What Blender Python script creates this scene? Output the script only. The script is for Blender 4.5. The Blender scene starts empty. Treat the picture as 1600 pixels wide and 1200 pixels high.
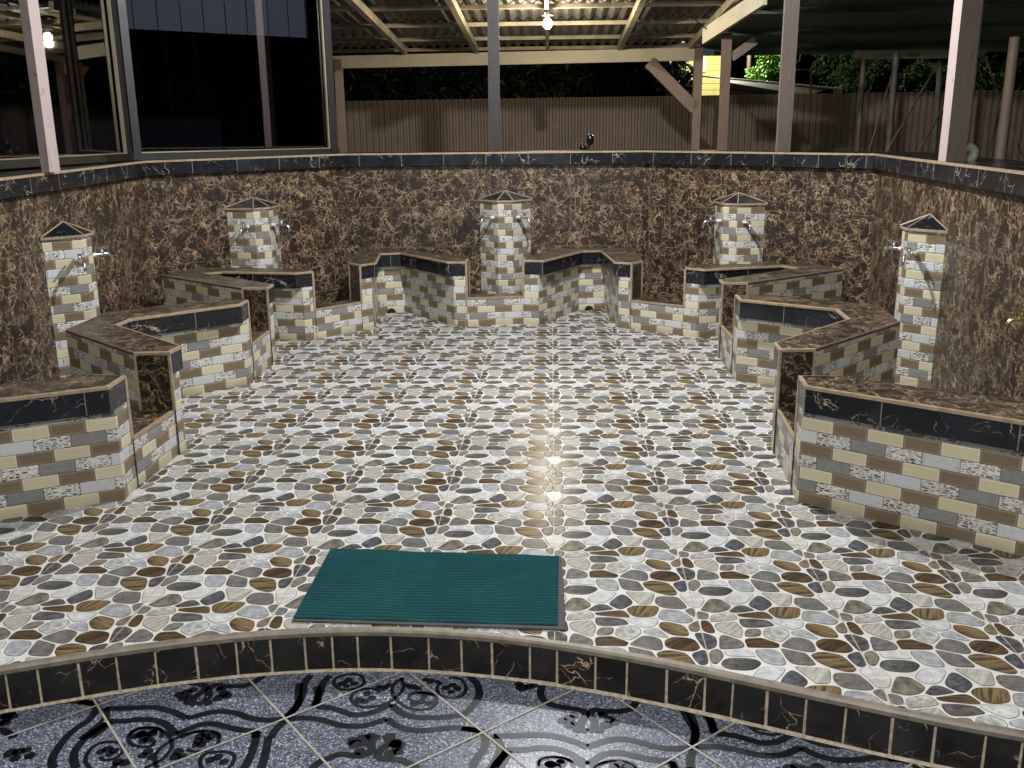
import bpy, bmesh, math, random
import numpy as np
from mathutils import Vector, Matrix
random.seed(7); np.random.seed(7)
R = math.radians
scene = bpy.context.scene
COL = scene.collection

# ------------------------------------------------------------------ camera
F, PIT, ROL, YAW, CH = 1497.96, 0.262097, -0.010781, -0.042248, 1.33621
fw = np.array([math.sin(YAW)*math.cos(PIT), math.cos(YAW)*math.cos(PIT), -math.sin(PIT)])
r0 = np.array([math.cos(YAW), -math.sin(YAW), 0.0]); u0 = np.cross(r0, fw)
rt = r0*math.cos(ROL)+u0*math.sin(ROL); up = -r0*math.sin(ROL)+u0*math.cos(ROL)
CAM = np.array([0, 0, CH])
cd = bpy.data.cameras.new('camera'); cam = bpy.data.objects.new('camera', cd); COL.objects.link(cam)
M = Matrix.Identity(4)
for i in range(3):
    M[i][0] = rt[i]; M[i][1] = up[i]; M[i][2] = -fw[i]; M[i][3] = CAM[i]
cam.matrix_world = M
cd.sensor_width = 36; cd.sensor_fit = 'HORIZONTAL'; cd.lens = F/1600*36
cd.clip_start = 0.02; cd.clip_end = 300
scene.camera = cam

def ray(x, y): return fw+(x-800)*rt/F-(y-600)*up/F
def gp(x, y, z=0.0):            # where a point measured in the photograph lies on the level z
    d = ray(x, y); t = (z-CAM[2])/d[2]; q = CAM+t*d; return (q[0], q[1])
def aty(x, y, Y):               # ... and on the depth Y
    d = ray(x, y); q = CAM+d*Y/d[1]; return Vector(q)

# ------------------------------------------------------------------ scene helpers
def tag(o, label=None, cat=None, group=None, kind=None):
    if label: o['label'] = label
    if cat:
        o['category'] = cat
        if not kind: o['kind'] = 'thing'
    if group: o['group'] = group
    if kind: o['kind'] = kind
    return o
def empty(name, loc=(0, 0, 0), label=None, cat=None, group=None):
    o = bpy.data.objects.new(name, None); COL.objects.link(o); o.location = loc
    o.empty_display_size = 0.1
    return tag(o, label, cat, group)

class MB:
    """collects faces with uv and material index, builds ONE mesh object"""
    def __init__(s): s.v = []; s.f = []; s.uv = []; s.mi = []
    def face(s, pts, uv=None, m=0):
        b = len(s.v); s.v += [tuple(p) for p in pts]; s.f.append(list(range(b, b+len(pts))))
        s.uv.append(uv if uv is not None else [(p[0]+.37*p[2], p[1]+.61*p[2]) for p in pts]); s.mi.append(m)
    def wall(s, a, b, z0, z1, u0=0.0, m=0, v0=None, flip=False):   # vertical rectangle a->b, normal to the right of a->b
        L = math.hypot(b[0]-a[0], b[1]-a[1]); za, zb = (z1 if not isinstance(z1, tuple) else z1[0]), (z1 if not isinstance(z1, tuple) else z1[1])
        pts = [(a[0], a[1], z0), (b[0], b[1], z0), (b[0], b[1], zb), (a[0], a[1], za)]
        uv = [(u0, z0), (u0+L, z0), (u0+L, zb), (u0, za)]
        if flip: pts = pts[::-1]; uv = uv[::-1]
        s.face(pts, uv, m); return u0+L
    def prism(s, poly, z0, z1, m=0, mt=None, closed_bottom=True, u0=0.0):
        if area(poly) < 0: poly = poly[::-1]
        n = len(poly); u = u0
        for i in range(n): u = s.wall(poly[i], poly[(i+1) % n], z0, z1, u, m)
        s.face([(x, y, z1) for x, y in poly], [(x, y) for x, y in poly], m if mt is None else mt)
        if closed_bottom: s.face([(x, y, z0) for x, y in poly[::-1]], [(x, y) for x, y in poly[::-1]], m)
    def box(s, c, size, rot=None, m=0, b=0.0):
        hx, hy, hz = [q/2 for q in size]
        P = [Vector((sx*hx, sy*hy, sz*hz)) for sx in (-1, 1) for sy in (-1, 1) for sz in (-1, 1)]
        if rot is not None: P = [rot @ q for q in P]
        P = [q+Vector(c) for q in P]
        for idx, (i, j) in (((0, 1, 3, 2), (1, 2)), ((4, 6, 7, 5), (1, 2)), ((0, 4, 5, 1), (0, 2)), ((2, 3, 7, 6), (0, 2)), ((0, 2, 6, 4), (0, 1)), ((1, 5, 7, 3), (0, 1))):
            q = [P[k] for k in idx]
            loc = [((-1, 1)[k >> 2 & 1]*hx, (-1, 1)[k >> 1 & 1]*hy, (-1, 1)[k & 1]*hz) for k in idx]
            s.face(q, [(l[i], l[j]) for l in loc], m)
    def bar(s, a, b, w, h, upv=(0, 0, 1), m=0):      # rectangular bar from a to b
        a = Vector(a); b = Vector(b); d = b-a; L = d.length; d.normalize()
        u = Vector(upv); x = d.cross(u); x.normalize(); u = x.cross(d)
        rot = Matrix((x, d, u)).transposed()
        s.box((a+b)/2, (w, L, h), rot, m)
    def tube(s, pts, rad, n=10, m=0, caps=True):
        pts = [Vector(p) for p in pts]; N = len(pts)
        rr = rad if isinstance(rad, (list, tuple)) else [rad]*N
        base = len(s.v); prev = None
        for i, p in enumerate(pts):
            d = (pts[min(i+1, N-1)]-pts[max(i-1, 0)]).normalized()
            if prev is None:
                x = d.orthogonal().normalized()
            else:
                x = (prev-d*prev.dot(d))
                x = x.normalized() if x.length > 1e-6 else d.orthogonal().normalized()
            prev = x; y = d.cross(x)
            for k in range(n):
                a = 2*math.pi*k/n; s.v.append(tuple(p+(x*math.cos(a)+y*math.sin(a))*rr[i]))
        for i in range(N-1):
            for k in range(n):
                k2 = (k+1) % n
                s.f.append([base+i*n+k, base+i*n+k2, base+(i+1)*n+k2, base+(i+1)*n+k])
                s.uv.append([(k/n, i), ((k+1)/n, i), ((k+1)/n, i+1), (k/n, i+1)]); s.mi.append(m)
        if caps:
            s.f.append([base+k for k in range(n)][::-1]); s.uv.append([(0, 0)]*n); s.mi.append(m)
            s.f.append([base+(N-1)*n+k for k in range(n)]); s.uv.append([(0, 0)]*n); s.mi.append(m)
    def ball(s, c, rad, n=10, m=0):
        rx, ry, rz = rad if isinstance(rad, (tuple, list)) else (rad,)*3
        k = n//2+1
        for i in range(k):
            for j in range(n):
                def P(a, b):
                    th = math.pi*a/k; ph = 2*math.pi*b/n
                    return (c[0]+rx*math.sin(th)*math.cos(ph), c[1]+ry*math.sin(th)*math.sin(ph), c[2]+rz*math.cos(th))
                q = [P(i, j), P(i+1, j), P(i+1, j+1), P(i, j+1)]
                if i == 0: q = [q[0], q[1], q[2]]
                elif i == k-1: q = [q[0], q[1], q[3]]
                s.face(q, None, m)
    def build(s, name, mats, parent=None, smooth=False, bevel=0.0):
        me = bpy.data.meshes.new(name); me.from_pydata(s.v, [], s.f)
        ul = me.uv_layers.new(name='UVMap')
        ul.data.foreach_set('uv', np.array([c for f in s.uv for c in f], dtype=np.float32).ravel())
        if not isinstance(mats, (list, tuple)): mats = [mats]
        for m in mats: me.materials.append(m)
        me.polygons.foreach_set('material_index', s.mi)
        if smooth: me.polygons.foreach_set('use_smooth', [True]*len(s.f))
        me.validate(); me.update()
        if smooth or bevel:
            bm = bmesh.new(); bm.from_mesh(me); bmesh.ops.remove_doubles(bm, verts=bm.verts, dist=1e-5)
            bm.to_mesh(me); bm.free()
        o = bpy.data.objects.new(name, me); COL.objects.link(o)
        if bevel:
            mo = o.modifiers.new('bevel', 'BEVEL'); mo.width = bevel; mo.segments = 2; mo.limit_method = 'ANGLE'
        if smooth:
            mo = o.modifiers.new('split', 'EDGE_SPLIT'); mo.split_angle = R(40)
        if parent: o.parent = parent; o.matrix_parent_inverse = Matrix.Translation(-parent.location) if parent.parent is None and parent.type == 'EMPTY' else Matrix.Identity(4)
        return o

def area(P): return 0.5*sum(P[i][0]*P[(i+1) % len(P)][1]-P[(i+1) % len(P)][0]*P[i][1] for i in range(len(P)))
def isect(p, d, q, e):
    den = d[0]*e[1]-d[1]*e[0]
    if abs(den) < 1e-5: return None
    t = ((q[0]-p[0])*e[1]-(q[1]-p[1])*e[0])/den
    return (p[0]+d[0]*t, p[1]+d[1]*t)
def inset(P, ds):
    """offset each edge of a closed polygon inwards by its own distance (P counter-clockwise)"""
    n = len(P); L = []
    for i in range(n):
        a, b = P[i], P[(i+1) % n]; dx, dy = b[0]-a[0], b[1]-a[1]; l = math.hypot(dx, dy) or 1
        nx, ny = -dy/l, dx/l
        L.append(((a[0]+nx*ds[i], a[1]+ny*ds[i]), (dx/l, dy/l)))
    out = []
    for i in range(n):
        q = isect(L[i-1][0], L[i-1][1], L[i][0], L[i][1])
        out.append(q if q else L[i][0])
    return out
def offline(P, d):
    """offset an open polyline to its left by d, mitred"""
    n = len(P); L = []
    for i in range(n-1):
        a, b = P[i], P[i+1]; dx, dy = b[0]-a[0], b[1]-a[1]; l = math.hypot(dx, dy)
        L.append(((a[0]-dy/l*d, a[1]+dx/l*d), (dx/l, dy/l)))
    out = [L[0][0]]
    for i in range(1, n-1):
        q = isect(L[i-1][0], L[i-1][1], L[i][0], L[i][1]); out.append(q if q else L[i][0])
    a = P[-1]; dx, dy = L[-1][1]; out.append((a[0]-dy*d, a[1]+dx*d))
    return out
def lerp(a, b, t): return (a[0]+(b[0]-a[0])*t, a[1]+(b[1]-a[1])*t)

# ------------------------------------------------------------------ node helpers
class S:
    def __init__(s, g, k): s.g = g; s.k = k
    def _m(s, op, *o): return s.g.m(op, s, *o)
    def __add__(s, o): return s._m('ADD', o)
    def __radd__(s, o): return s._m('ADD', o)
    def __sub__(s, o): return s._m('SUBTRACT', o)
    def __rsub__(s, o): return s.g.m('SUBTRACT', o, s)
    def __mul__(s, o): return s._m('MULTIPLY', o)
    def __rmul__(s, o): return s._m('MULTIPLY', o)
    def __truediv__(s, o): return s._m('DIVIDE', o)
    def __gt__(s, o): return s._m('GREATER_THAN', o)
    def __lt__(s, o): return s._m('LESS_THAN', o)
    def floor(s): return s._m('FLOOR')
    def frac(s): return s._m('FRACT')
    def mod(s, o): return s._m('FLOORED_MODULO', o)
    def min(s, o): return s._m('MINIMUM', o)
    def max(s, o): return s._m('MAXIMUM', o)
    def pow(s, o): return s._m('POWER', o)
    def abs(s): return s._m('ABSOLUTE')
    def ss(s, a, b): return s.g.maprange(s, a, b)
class G:
    def __init__(s, name):
        s.mat = bpy.data.materials.new(name); s.mat.use_nodes = True
        s.t = s.mat.node_tree; s.n = s.t.nodes; s.l = s.t.links
        s.n.clear(); s.out = s.n.new('ShaderNodeOutputMaterial')
    def new(s, typ, **kw):
        n = s.n.new(typ)
        for k, v in kw.items(): setattr(n, k, v)
        return n
    def put(s, inp, v):
        if isinstance(v, S): s.l.new(v.k, inp)
        elif v is not None:
            if isinstance(v, (tuple, list)) and len(v) == 3 and inp.type == 'RGBA': v = (*v, 1)
            inp.default_value = v
    def m(s, op, *a):
        n = s.new('ShaderNodeMath', operation=op)
        for i, x in enumerate(a): s.put(n.inputs[i], x)
        return S(s, n.outputs[0])
    def maprange(s, x, a, b, lo=0.0, hi=1.0):
        n = s.new('ShaderNodeMapRange', interpolation_type='SMOOTHSTEP')
        s.put(n.inputs[0], x); s.put(n.inputs[1], a); s.put(n.inputs[2], b); s.put(n.inputs[3], lo); s.put(n.inputs[4], hi)
        return S(s, n.outputs[0])
    def uv(s):
        n = s.new('ShaderNodeTexCoord'); return S(s, n.outputs['UV'])
    def obj(s):
        n = s.new('ShaderNodeTexCoord'); return S(s, n.outputs['Object'])
    def geo(s):
        n = s.new('ShaderNodeNewGeometry'); return S(s, n.outputs['Position'])
    def attr(s, name):
        n = s.new('ShaderNodeAttribute', attribute_name=name); return S(s, n.outputs['Color']), S(s, n.outputs['Alpha']), S(s, n.outputs['Vector'])
    def sep(s, v):
        n = s.new('ShaderNodeSeparateXYZ'); s.put(n.inputs[0], v); return [S(s, o) for o in n.outputs]
    def xyz(s, x, y, z=0.0):
        n = s.new('ShaderNodeCombineXYZ')
        for i, q in enumerate((x, y, z)): s.put(n.inputs[i], q)
        return S(s, n.outputs[0])
    def vadd(s, a, b):
        n = s.new('ShaderNodeVectorMath', operation='ADD'); s.put(n.inputs[0], a); s.put(n.inputs[1], b); return S(s, n.outputs[0])
    def vscale(s, a, f):
        n = s.new('ShaderNodeVectorMath', operation='SCALE'); s.put(n.inputs[0], a); s.put(n.inputs['Scale'], f); return S(s, n.outputs[0])
    def noise(s, v, scale=5, detail=4, rough=.5, dist=0.0):
        n = s.new('ShaderNodeTexNoise'); s.put(n.inputs['Vector'], v); s.put(n.inputs['Scale'], scale)
        s.put(n.inputs['Detail'], detail); s.put(n.inputs['Roughness'], rough); s.put(n.inputs['Distortion'], dist)
        return S(s, n.outputs['Fac'])
    def noisec(s, v, scale=5, detail=4):
        n = s.new('ShaderNodeTexNoise'); s.put(n.inputs['Vector'], v); s.put(n.inputs['Scale'], scale); s.put(n.inputs['Detail'], detail)
        return S(s, n.outputs['Color'])
    def white(s, v):
        n = s.new('ShaderNodeTexWhiteNoise', noise_dimensions='3D'); s.put(n.inputs['Vector'], v); return S(s, n.outputs['Value'])
    def voro(s, v, scale=5, feature='F1', rnd=1.0):
        n = s.new('ShaderNodeTexVoronoi', feature=feature); s.put(n.inputs['Vector'], v); s.put(n.inputs['Scale'], scale); s.put(n.inputs['Randomness'], rnd)
        return S(s, n.outputs['Distance']), (S(s, n.outputs['Color']) if feature == 'F1' else None)
    def mix(s, f, a, b, mode='MIX'):
        n = s.new('ShaderNodeMix', data_type='RGBA', blend_type=mode); n.clamp_factor = True
        s.put(n.inputs[0], f); s.put(n.inputs[6], a); s.put(n.inputs[7], b); return S(s, n.outputs[2])
    def ramp(s, f, stops, interp='LINEAR'):
        n = s.new('ShaderNodeValToRGB'); cr = n.color_ramp; cr.interpolation = interp
        while len(cr.elements) < len(stops): cr.elements.new(0.5)
        for e, (p, c) in zip(cr.elements, stops): e.position = p; e.color = (*c, 1)
        s.put(n.inputs[0], f); return S(s, n.outputs[0])
    def bump(s, h, strength=.5, dist=.002):
        n = s.new('ShaderNodeBump'); s.put(n.inputs['Strength'], strength); s.put(n.inputs['Distance'], dist); s.put(n.inputs['Height'], h)
        return S(s, n.outputs[0])
    def bsdf(s, color, rough=.5, metal=0.0, normal=None, spec=None, coat=None, emit=None, estr=0.0, trans=None):
        b = s.new('ShaderNodeBsdfPrincipled')
        s.put(b.inputs['Base Color'], color); s.put(b.inputs['Roughness'], rough); s.put(b.inputs['Metallic'], metal)
        if normal is not None: s.put(b.inputs['Normal'], normal)
        if spec is not None: s.put(b.inputs['Specular IOR Level'], spec)
        if coat is not None: s.put(b.inputs['Coat Weight'], coat); s.put(b.inputs['Coat Roughness'], .08)
        if emit is not None: s.put(b.inputs['Emission Color'], emit); s.put(b.inputs['Emission Strength'], estr)
        s.l.new(b.outputs[0], s.out.inputs[0]); return s.mat

def timber(name, c, chip, rough=.6):
    g = G(name); p = g.obj(); x, y, z = g.sep(p)
    grain = g.noise(g.xyz(x*40, y*40, z*2.2), 1.5, 5, .65); st = g.noise(g.xyz(x*5, y*5, z*1.3), 2.0, 5, .65); ch = g.noise(g.xyz(x*22, y*22, z*9), 1.6, 4, .6)
    col = g.mix(grain, tuple(k*.82 for k in c), tuple(k*1.12 for k in c)); col = g.mix(st.ss(.5, .75)*.5, col, tuple(k*.45 for k in c)); col = g.mix(ch.ss(.66, .70), col, chip)
    return g.bsdf(col, rough, 0, g.bump(grain+ch.ss(.62, .72), .5, .004))
def simple(name, c, rough=.5, metal=0.0, var=.25, scale=12, bumpd=.001, streak=False, spec=None):
    g = G(name); p = g.obj()
    if streak:
        x, y, z = g.sep(p); q = g.xyz(x*6, y*6, z*.6); n = g.noise(q, scale, 5, .6)
    else: n = g.noise(p, scale, 5, .6)
    d = tuple(max(0, k*(1-var)) for k in c); e = tuple(min(1, k*(1+var)) for k in c)
    col = g.ramp(n, [(.3, d), (.7, e)])
    return g.bsdf(col, g.m('MULTIPLY_ADD', n, .2, rough-.1), metal, g.bump(n, .4, bumpd), spec)

# ------------------------------------------------------------------ materials
BH, BL = 0.0466, 0.120
def brick_mat(name, L=BL, H=BH):
    g = G(name); u, v, _ = g.sep(g.uv())
    row = (v/H).floor(); par = row.mod(2)
    uu = u/L+par*.5+(row/2).floor()*1.04; col = uu.floor(); fu = uu.frac(); fv = (v/H).frac()
    cm = col.mod(2); rnd = g.white(g.xyz(col, row, 3.3)); rnd2 = g.white(g.xyz(col, row, 9.1))
    du = (fu.min(1-fu))*L; dv = (fv.min(1-fv))*H; ed = du.min(dv)
    P = g.xyz(u+rnd*3, v+rnd2*3, rnd)
    # cream / brown glazed bricks
    wood = g.noise(g.xyz(u*12+rnd*9, v*120, rnd*5), 1.0, 4, .6)
    cream = g.mix(wood, (.58, .52, .32), (.74, .69, .48))
    brown = g.mix(wood, (.145, .100, .062), (.265, .195, .128))
    edge = ed.ss(0.0005, .010)
    cream = g.mix(edge, (.76, .72, .55), cream); brown = g.mix(edge, (.34, .26, .18), brown)
    a = g.mix(cm, cream, brown)
    # dry-stone mosaic brick: little dark stones in white
    dn = g.noisec(P, 40, 2)
    mv = g.xyz(u*.75+rnd*7, v*2.2+rnd2*5, 0.0)
    md, _ = g.voro(g.vadd(mv, g.vscale(dn, .006)), 62, 'DISTANCE_TO_EDGE', .9)
    mf, mc = g.voro(g.vadd(mv, g.vscale(dn, .006)), 62, 'F1', .9)
    cx, cy, cz = g.sep(mc)
    stone = g.ramp(cx, [(0, (.08, .075, .07)), (.4, (.22, .205, .19)), (.7, (.42, .40, .36)), (1, (.66, .62, .54))])
    mos = g.mix(md.ss(.06, .17), (.80, .78, .72), stone)
    # split slate brick, grey or nearly white
    sl = g.noise(g.xyz(u+rnd*5, v*1.6, rnd2*4), 45, 6, .65, .6)
    ridge = (g.noise(P, 14, 3, .5)-.5).abs().ss(.0, .006)
    grey = g.mix(sl, (.16, .155, .15), (.36, .35, .335)); whit = g.mix(sl, (.56, .57, .58), (.74, .75, .76))
    alt = ((col/2).floor()+(row/2).floor()).mod(2)
    slate = g.mix(alt, grey, whit); slate = g.mix(ridge*.45+.55, (.16, .16, .16), slate)
    b = g.mix(cm, mos, slate)
    c = g.mix(par, a, b)
    c = g.mix(g.m('MULTIPLY', rnd, .16), c, (.1, .09, .08))
    c = g.mix(ed.ss(.0005, .0013), (.022, .021, .023), c)
    hgt = ed.ss(0, .006)*.7+par*cm*sl*.6+par*(1-cm)*md.ss(.02, .2)*.5
    grime = g.noise(g.xyz(u*3, v*5), 4, 4, .6)
    c = g.mix((v.ss(.05, .0))*grime*.5, c, (.13, .10, .06))
    return g.bsdf(c, g.m('MULTIPLY_ADD', sl, .2, .22), 0, g.bump(hgt, .55, .003))

def marble_brown(name, joints=True, jx=.6, jz=.3, joff=.165, bright=1.0):
    g = G(name); uv = g.uv(); u, v, _ = g.sep(uv)
    tid = g.white(g.xyz((u/jx).floor(), ((v-joff)/jz).floor(), 1.7)) if joints else 0.5
    P = g.xyz(u, v, tid*0.35 if joints else .3) if joints else g.xyz(u, v, .3)
    w = g.vscale(g.noisec(P, 6.5, 5), .20); w2 = g.vscale(g.noisec(P, 30, 5), .055)
    Q = g.vadd(g.vadd(P, w), w2)
    d1, _ = g.voro(Q, 10.5, 'DISTANCE_TO_EDGE'); d2, _ = g.voro(Q, 25, 'DISTANCE_TO_EDGE'); d3, _ = g.voro(Q, 55, 'DISTANCE_TO_EDGE')
    msk = g.noise(P, 7, 4, .6); m2 = g.noise(g.vadd(P, (3.1, 1.7, 0)), 13, 4, .6)
    v1 = d1.ss(.036, .0)*msk.ss(.40, .54); v2 = d2.ss(.060, .0)*m2.ss(.43, .55); v3 = d3.ss(.095, .0)*g.noise(P, 18, 3, .6).ss(.48, .62)*msk.ss(.40, .56)
    vein = v1.max(v2*.9).max(v3*.75)
    base = g.ramp(g.noise(P, 16, 6, .68, .4), [(.30, (.018*bright, .012*bright, .009*bright)), (.54, (.034*bright, .023*bright, .017*bright)), (.78, (.068*bright, .046*bright, .032*bright))])
    vc = g.mix(g.noise(P, 22, 3, .6), (.20*bright, .122*bright, .068*bright), (.80*bright, .56*bright, .345*bright))
    c = g.mix(vein, base, vc)
    if joints:
        fu = (u/jx).frac(); fz = ((v-joff)/jz).frac()
        du = (fu.min(1-fu))*jx; dz = (fz.min(1-fz))*jz; e = du.min(dz)
        c = g.mix(e.ss(.0012, .0024), (.16, .115, .075), c)
    return g.bsdf(c, g.m('MULTIPLY_ADD', vein, .12, .32))

def marble_black(name, joint=None, seed=0.0, base=(.010, .0115, .015), veincol=((.28, .22, .15), (.62, .52, .40))):
    g = G(name); uv = g.uv(); u, v, _ = g.sep(uv)
    P = g.xyz(u, v, seed)
    if joint:
        P = g.xyz(u, v, g.white(g.xyz((u/joint).floor(), 2.0, seed))*6)
    Q = g.vadd(P, g.vscale(g.noisec(P, 7, 5), .22))
    d1, _ = g.voro(Q, 5.5, 'DISTANCE_TO_EDGE'); d2, _ = g.voro(Q, 13, 'DISTANCE_TO_EDGE')
    m1 = g.noise(P, 8, 3, .6)
    v1 = d1.ss(.011, .0)*m1.ss(.46, .60); v2 = d2.ss(.014, .0)*m1.ss(.53, .66)*.8
    vein = v1.max(v2)
    cl = g.noise(P, 5, 5, .6)
    b = g.mix(cl.ss(.4, .8), base, tuple(k*2.4 for k in base))
    c = g.mix(vein, b, g.mix(m1, veincol[0], veincol[1]))
    if joint:
        fu = (u/joint).frac(); du = (fu.min(1-fu))*joint
        c = g.mix(du.ss(.0010, .0020), (.26, .235, .20), c)
    return g.bsdf(c, g.m('MULTIPLY_ADD', cl, .15, .16))

M_brick = brick_mat('glazed_brick_tile'); M_brick_col = brick_mat('glazed_brick_tile_narrow', .098)
M_wall = marble_brown('brown_marble_wall_tile', bright=.88); M_top = marble_brown('brown_marble_seat_tile', True, .6, 5.0, .0, .72)
M_cap = marble_brown('dark_marble_end_tile', False, bright=.62)
M_band = marble_black('black_marble_edge_tile', .42, 1.0); M_ledge = marble_black('black_marble_ledge_tile', .31, 4.0, (.0105, .0115, .014))
M_ledge_top = marble_black('black_marble_ledge_top', .31, 8.0, (.008, .009, .010))
M_roofcap = marble_black('black_marble_cap_tile', None, 12.0)
M_trim = simple('beige_tile_trim', (.36, .27, .18), .35, 0, .25, 30)
M_trimdark = simple('dull_back_trim', (.13, .085, .055), .4, 0, .4, 25)
M_trim2 = simple('weathered_kerb_trim', (.20, .168, .128), .5, 0, .35, 25)
M_kerb = marble_black('black_marble_kerb_tile', None, 20.0, (.0125, .0115, .0105), ((.36, .22, .12), (.7, .5, .33)))
M_grout = simple('sandy_grout', (.40, .335, .25), .8, 0, .4, 60)
M_floorgrout = simple('white_floor_grout', (.72, .70, .66), .32, 0, .12, 6, spec=.10)
_fg = G('white_floor_grout_worn'); _p = _fg.geo(); _a = _fg.noise(_p, 1.7, 6, .65); _b = _fg.noise(_p, 40, 4, .6)
_c = _fg.mix(_b, (.60, .585, .545), (.72, .705, .665)); _c = _fg.mix(_a.ss(.46, .74)*.6, _c, (.33, .29, .22))
M_floorgrout = _fg.bsdf(_c, .45, 0, _fg.bump(_b, .2, .001), .06)
M_joint = simple('thin_floor_joint', (.36, .335, .28), .6, 0, .3, 20)
M_dark = simple('dark_void', (.004, .004, .004), .8)

def pebble_mat():
    g = G('printed_pebble')
    ca, sa, _ = g.attr('ca'); cb, sb, _ = g.attr('cb'); _, sv, st = g.attr('suv')
    x, y, z = g.sep(st)
    # x along the grain, y across it
    stripe = g.noise(g.xyz(x*10, y*110, z), 1.0, 4, .6, .6)
    cloud = g.noise(g.xyz(x, y, z), 45, 5, .62)
    speck = g.noise(g.xyz(x, y, z), 420, 3, .7)
    f = g.m('MULTIPLY_ADD', stripe.ss(.34, .66), sa, cloud.ss(.30, .70)*(1-sa)*.95)
    f = f+(speck.ss(.3, .7)-.5)*sb
    vein = (g.noise(g.xyz(x, y, z), 26, 3, .55, .5)-.5).abs().ss(.014, .0)
    c = g.mix(f, ca, cb)
    c = g.mix(vein*.4*(1-sa), c, (.12, .11, .11))
    gr_ = g.noise(g.geo(), 1.7, 6, .65); c = g.mix(gr_.ss(.5, .75)*.35, c, (.11, .095, .07))
    return g.bsdf(c, .25, 0, g.bump(cloud, .2, .001), .06)
M_pebble = pebble_mat()

def terrazzo_mat():
    g = G('blue_speckled_floor_tile'); p = g.geo()
    d, c = g.voro(p, 260, 'F1'); cx, cy, cz = g.sep(c)
    n2 = g.noise(p, 500, 2, .6); big = g.noise(p, 3.5, 4, .6)
    k = g.m('MULTIPLY_ADD', big, .25, cx*.85)
    col = g.ramp(k, [(.1, (.030, .034, .047)), (.45, (.068, .078, .108)), (.68, (.115, .13, .172)), (.88, (.22, .24, .295)), (1, (.5, .53, .6))])
    col = g.mix(n2.ss(.6, .72), col, (.55, .58, .66))
    return g.bsdf(col, .26, 0, g.bump(cx, .1, .0008), .35)
M_terr = terrazzo_mat()
M_ink = simple('black_scroll_print', (.007, .008, .011), .34, 0, .5, 40, .0001, spec=.2)
M_tilegrout = simple('cream_tile_grout', (.34, .31, .245), .6, 0, .25, 50)

def carpet_mat():
    g = G('teal_ribbed_carpet'); p = g.obj()
    n = g.noise(p, 90, 5, .7); n2 = g.noise(p, 700, 2, .7); big = g.noise(p, 5, 3, .6)
    x, y, z = g.sep(p)
    c = g.mix(n, (.006, .060, .064), (.018, .138, .140)); c = g.mix(n2.ss(.55, .75)*.5, c, (.045, .19, .19))
    c = g.mix(big.ss(.35, .7)*.5, c, (.008, .052, .085))
    return g.bsdf(c, .9, 0, g.bump(n2+n, .8, .003), .2)
M_carpet = carpet_mat(); M_rubber = simple('grey_rubber_edge', (.055, .055, .055), .8)
M_pvc = simple('white_pvc', (.72, .70, .66), .3, 0, .08); M_chrome = simple('satin_chrome', (.62, .62, .63), .22, .9, .12, 40)
M_brass = simple('polished_brass', (.72, .60, .26), .24, .95, .12, 40)
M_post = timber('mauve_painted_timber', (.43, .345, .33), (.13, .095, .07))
M_postdark = timber('darker_mauve_timber', (.27, .215, .185), (.13, .095, .07))  # darker copy of the mauve; holds the thick post's shaded front
M_postshade = timber('shade_painted_mauve_timber', (.027, .020, .0205), (.13, .095, .07))  # mauve darkened in the base colour to stand for shade
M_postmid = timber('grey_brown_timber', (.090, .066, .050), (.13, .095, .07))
M_postbrown = timber('brown_timber', (.17, .10, .062), (.13, .095, .07))
M_post2 = timber('brown_painted_timber', (.30, .215, .165), (.13, .095, .07))
M_cream = simple('cream_painted_timber', (.74, .68, .52), .5, 0, .12, 4, .001)
M_purlin = simple('pale_roof_timber', (.46, .40, .30), .6, 0, .3, 6)
M_zinc = simple('galvanised_sheet', (.20, .195, .185), .45, .35, .35, 4, .001)
M_green = simple('dark_green_roof_sheet', (.15, .22, .175), .5, .1, .3, 2)
M_fence = simple('brown_fence_sheet', (.38, .285, .215), .55, 0, .16, 2)
M_frame = simple('black_bronze_frame', (.010, .009, .008), .5, 0, .2, 8)
M_alu = simple('bronze_metal_edge', (.50, .45, .31), .35, .7, .08, 3, .0002)
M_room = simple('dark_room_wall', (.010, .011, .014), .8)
M_fascia = simple('pale_ceiling_board', (.13, .138, .145), .6, 0, .1, 2)
M_yellow = simple('yellow_weatherboard', (.60, .56, .20), .6, 0, .12, 4)
M_white = simple('white_painted_trim', (.70, .70, .68), .5, 0, .1)
M_bark = simple('bark', (.075, .055, .04), .9, 0, .4, 20, .01)
M_yard = simple('yard_concrete', (.16, .145, .13), .85, 0, .3, 3)
M_bike = simple('black_gloss_plastic', (.012, .012, .013), .2); M_tyre = simple('rubber_tyre', (.02, .02, .02), .8)
M_mirror = simple('mirror_glass', (.8, .8, .8), .05, 1, .02)
M_elbow = simple('pale_green_pvc', (.46, .50, .42), .4, 0, .12, 30)
M_pole = simple('dull_grey_pole', (.16, .14, .12), .6, .2, .3, 5); M_tank = simple('dark_blue_plastic', (.02, .03, .07), .5)

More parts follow.
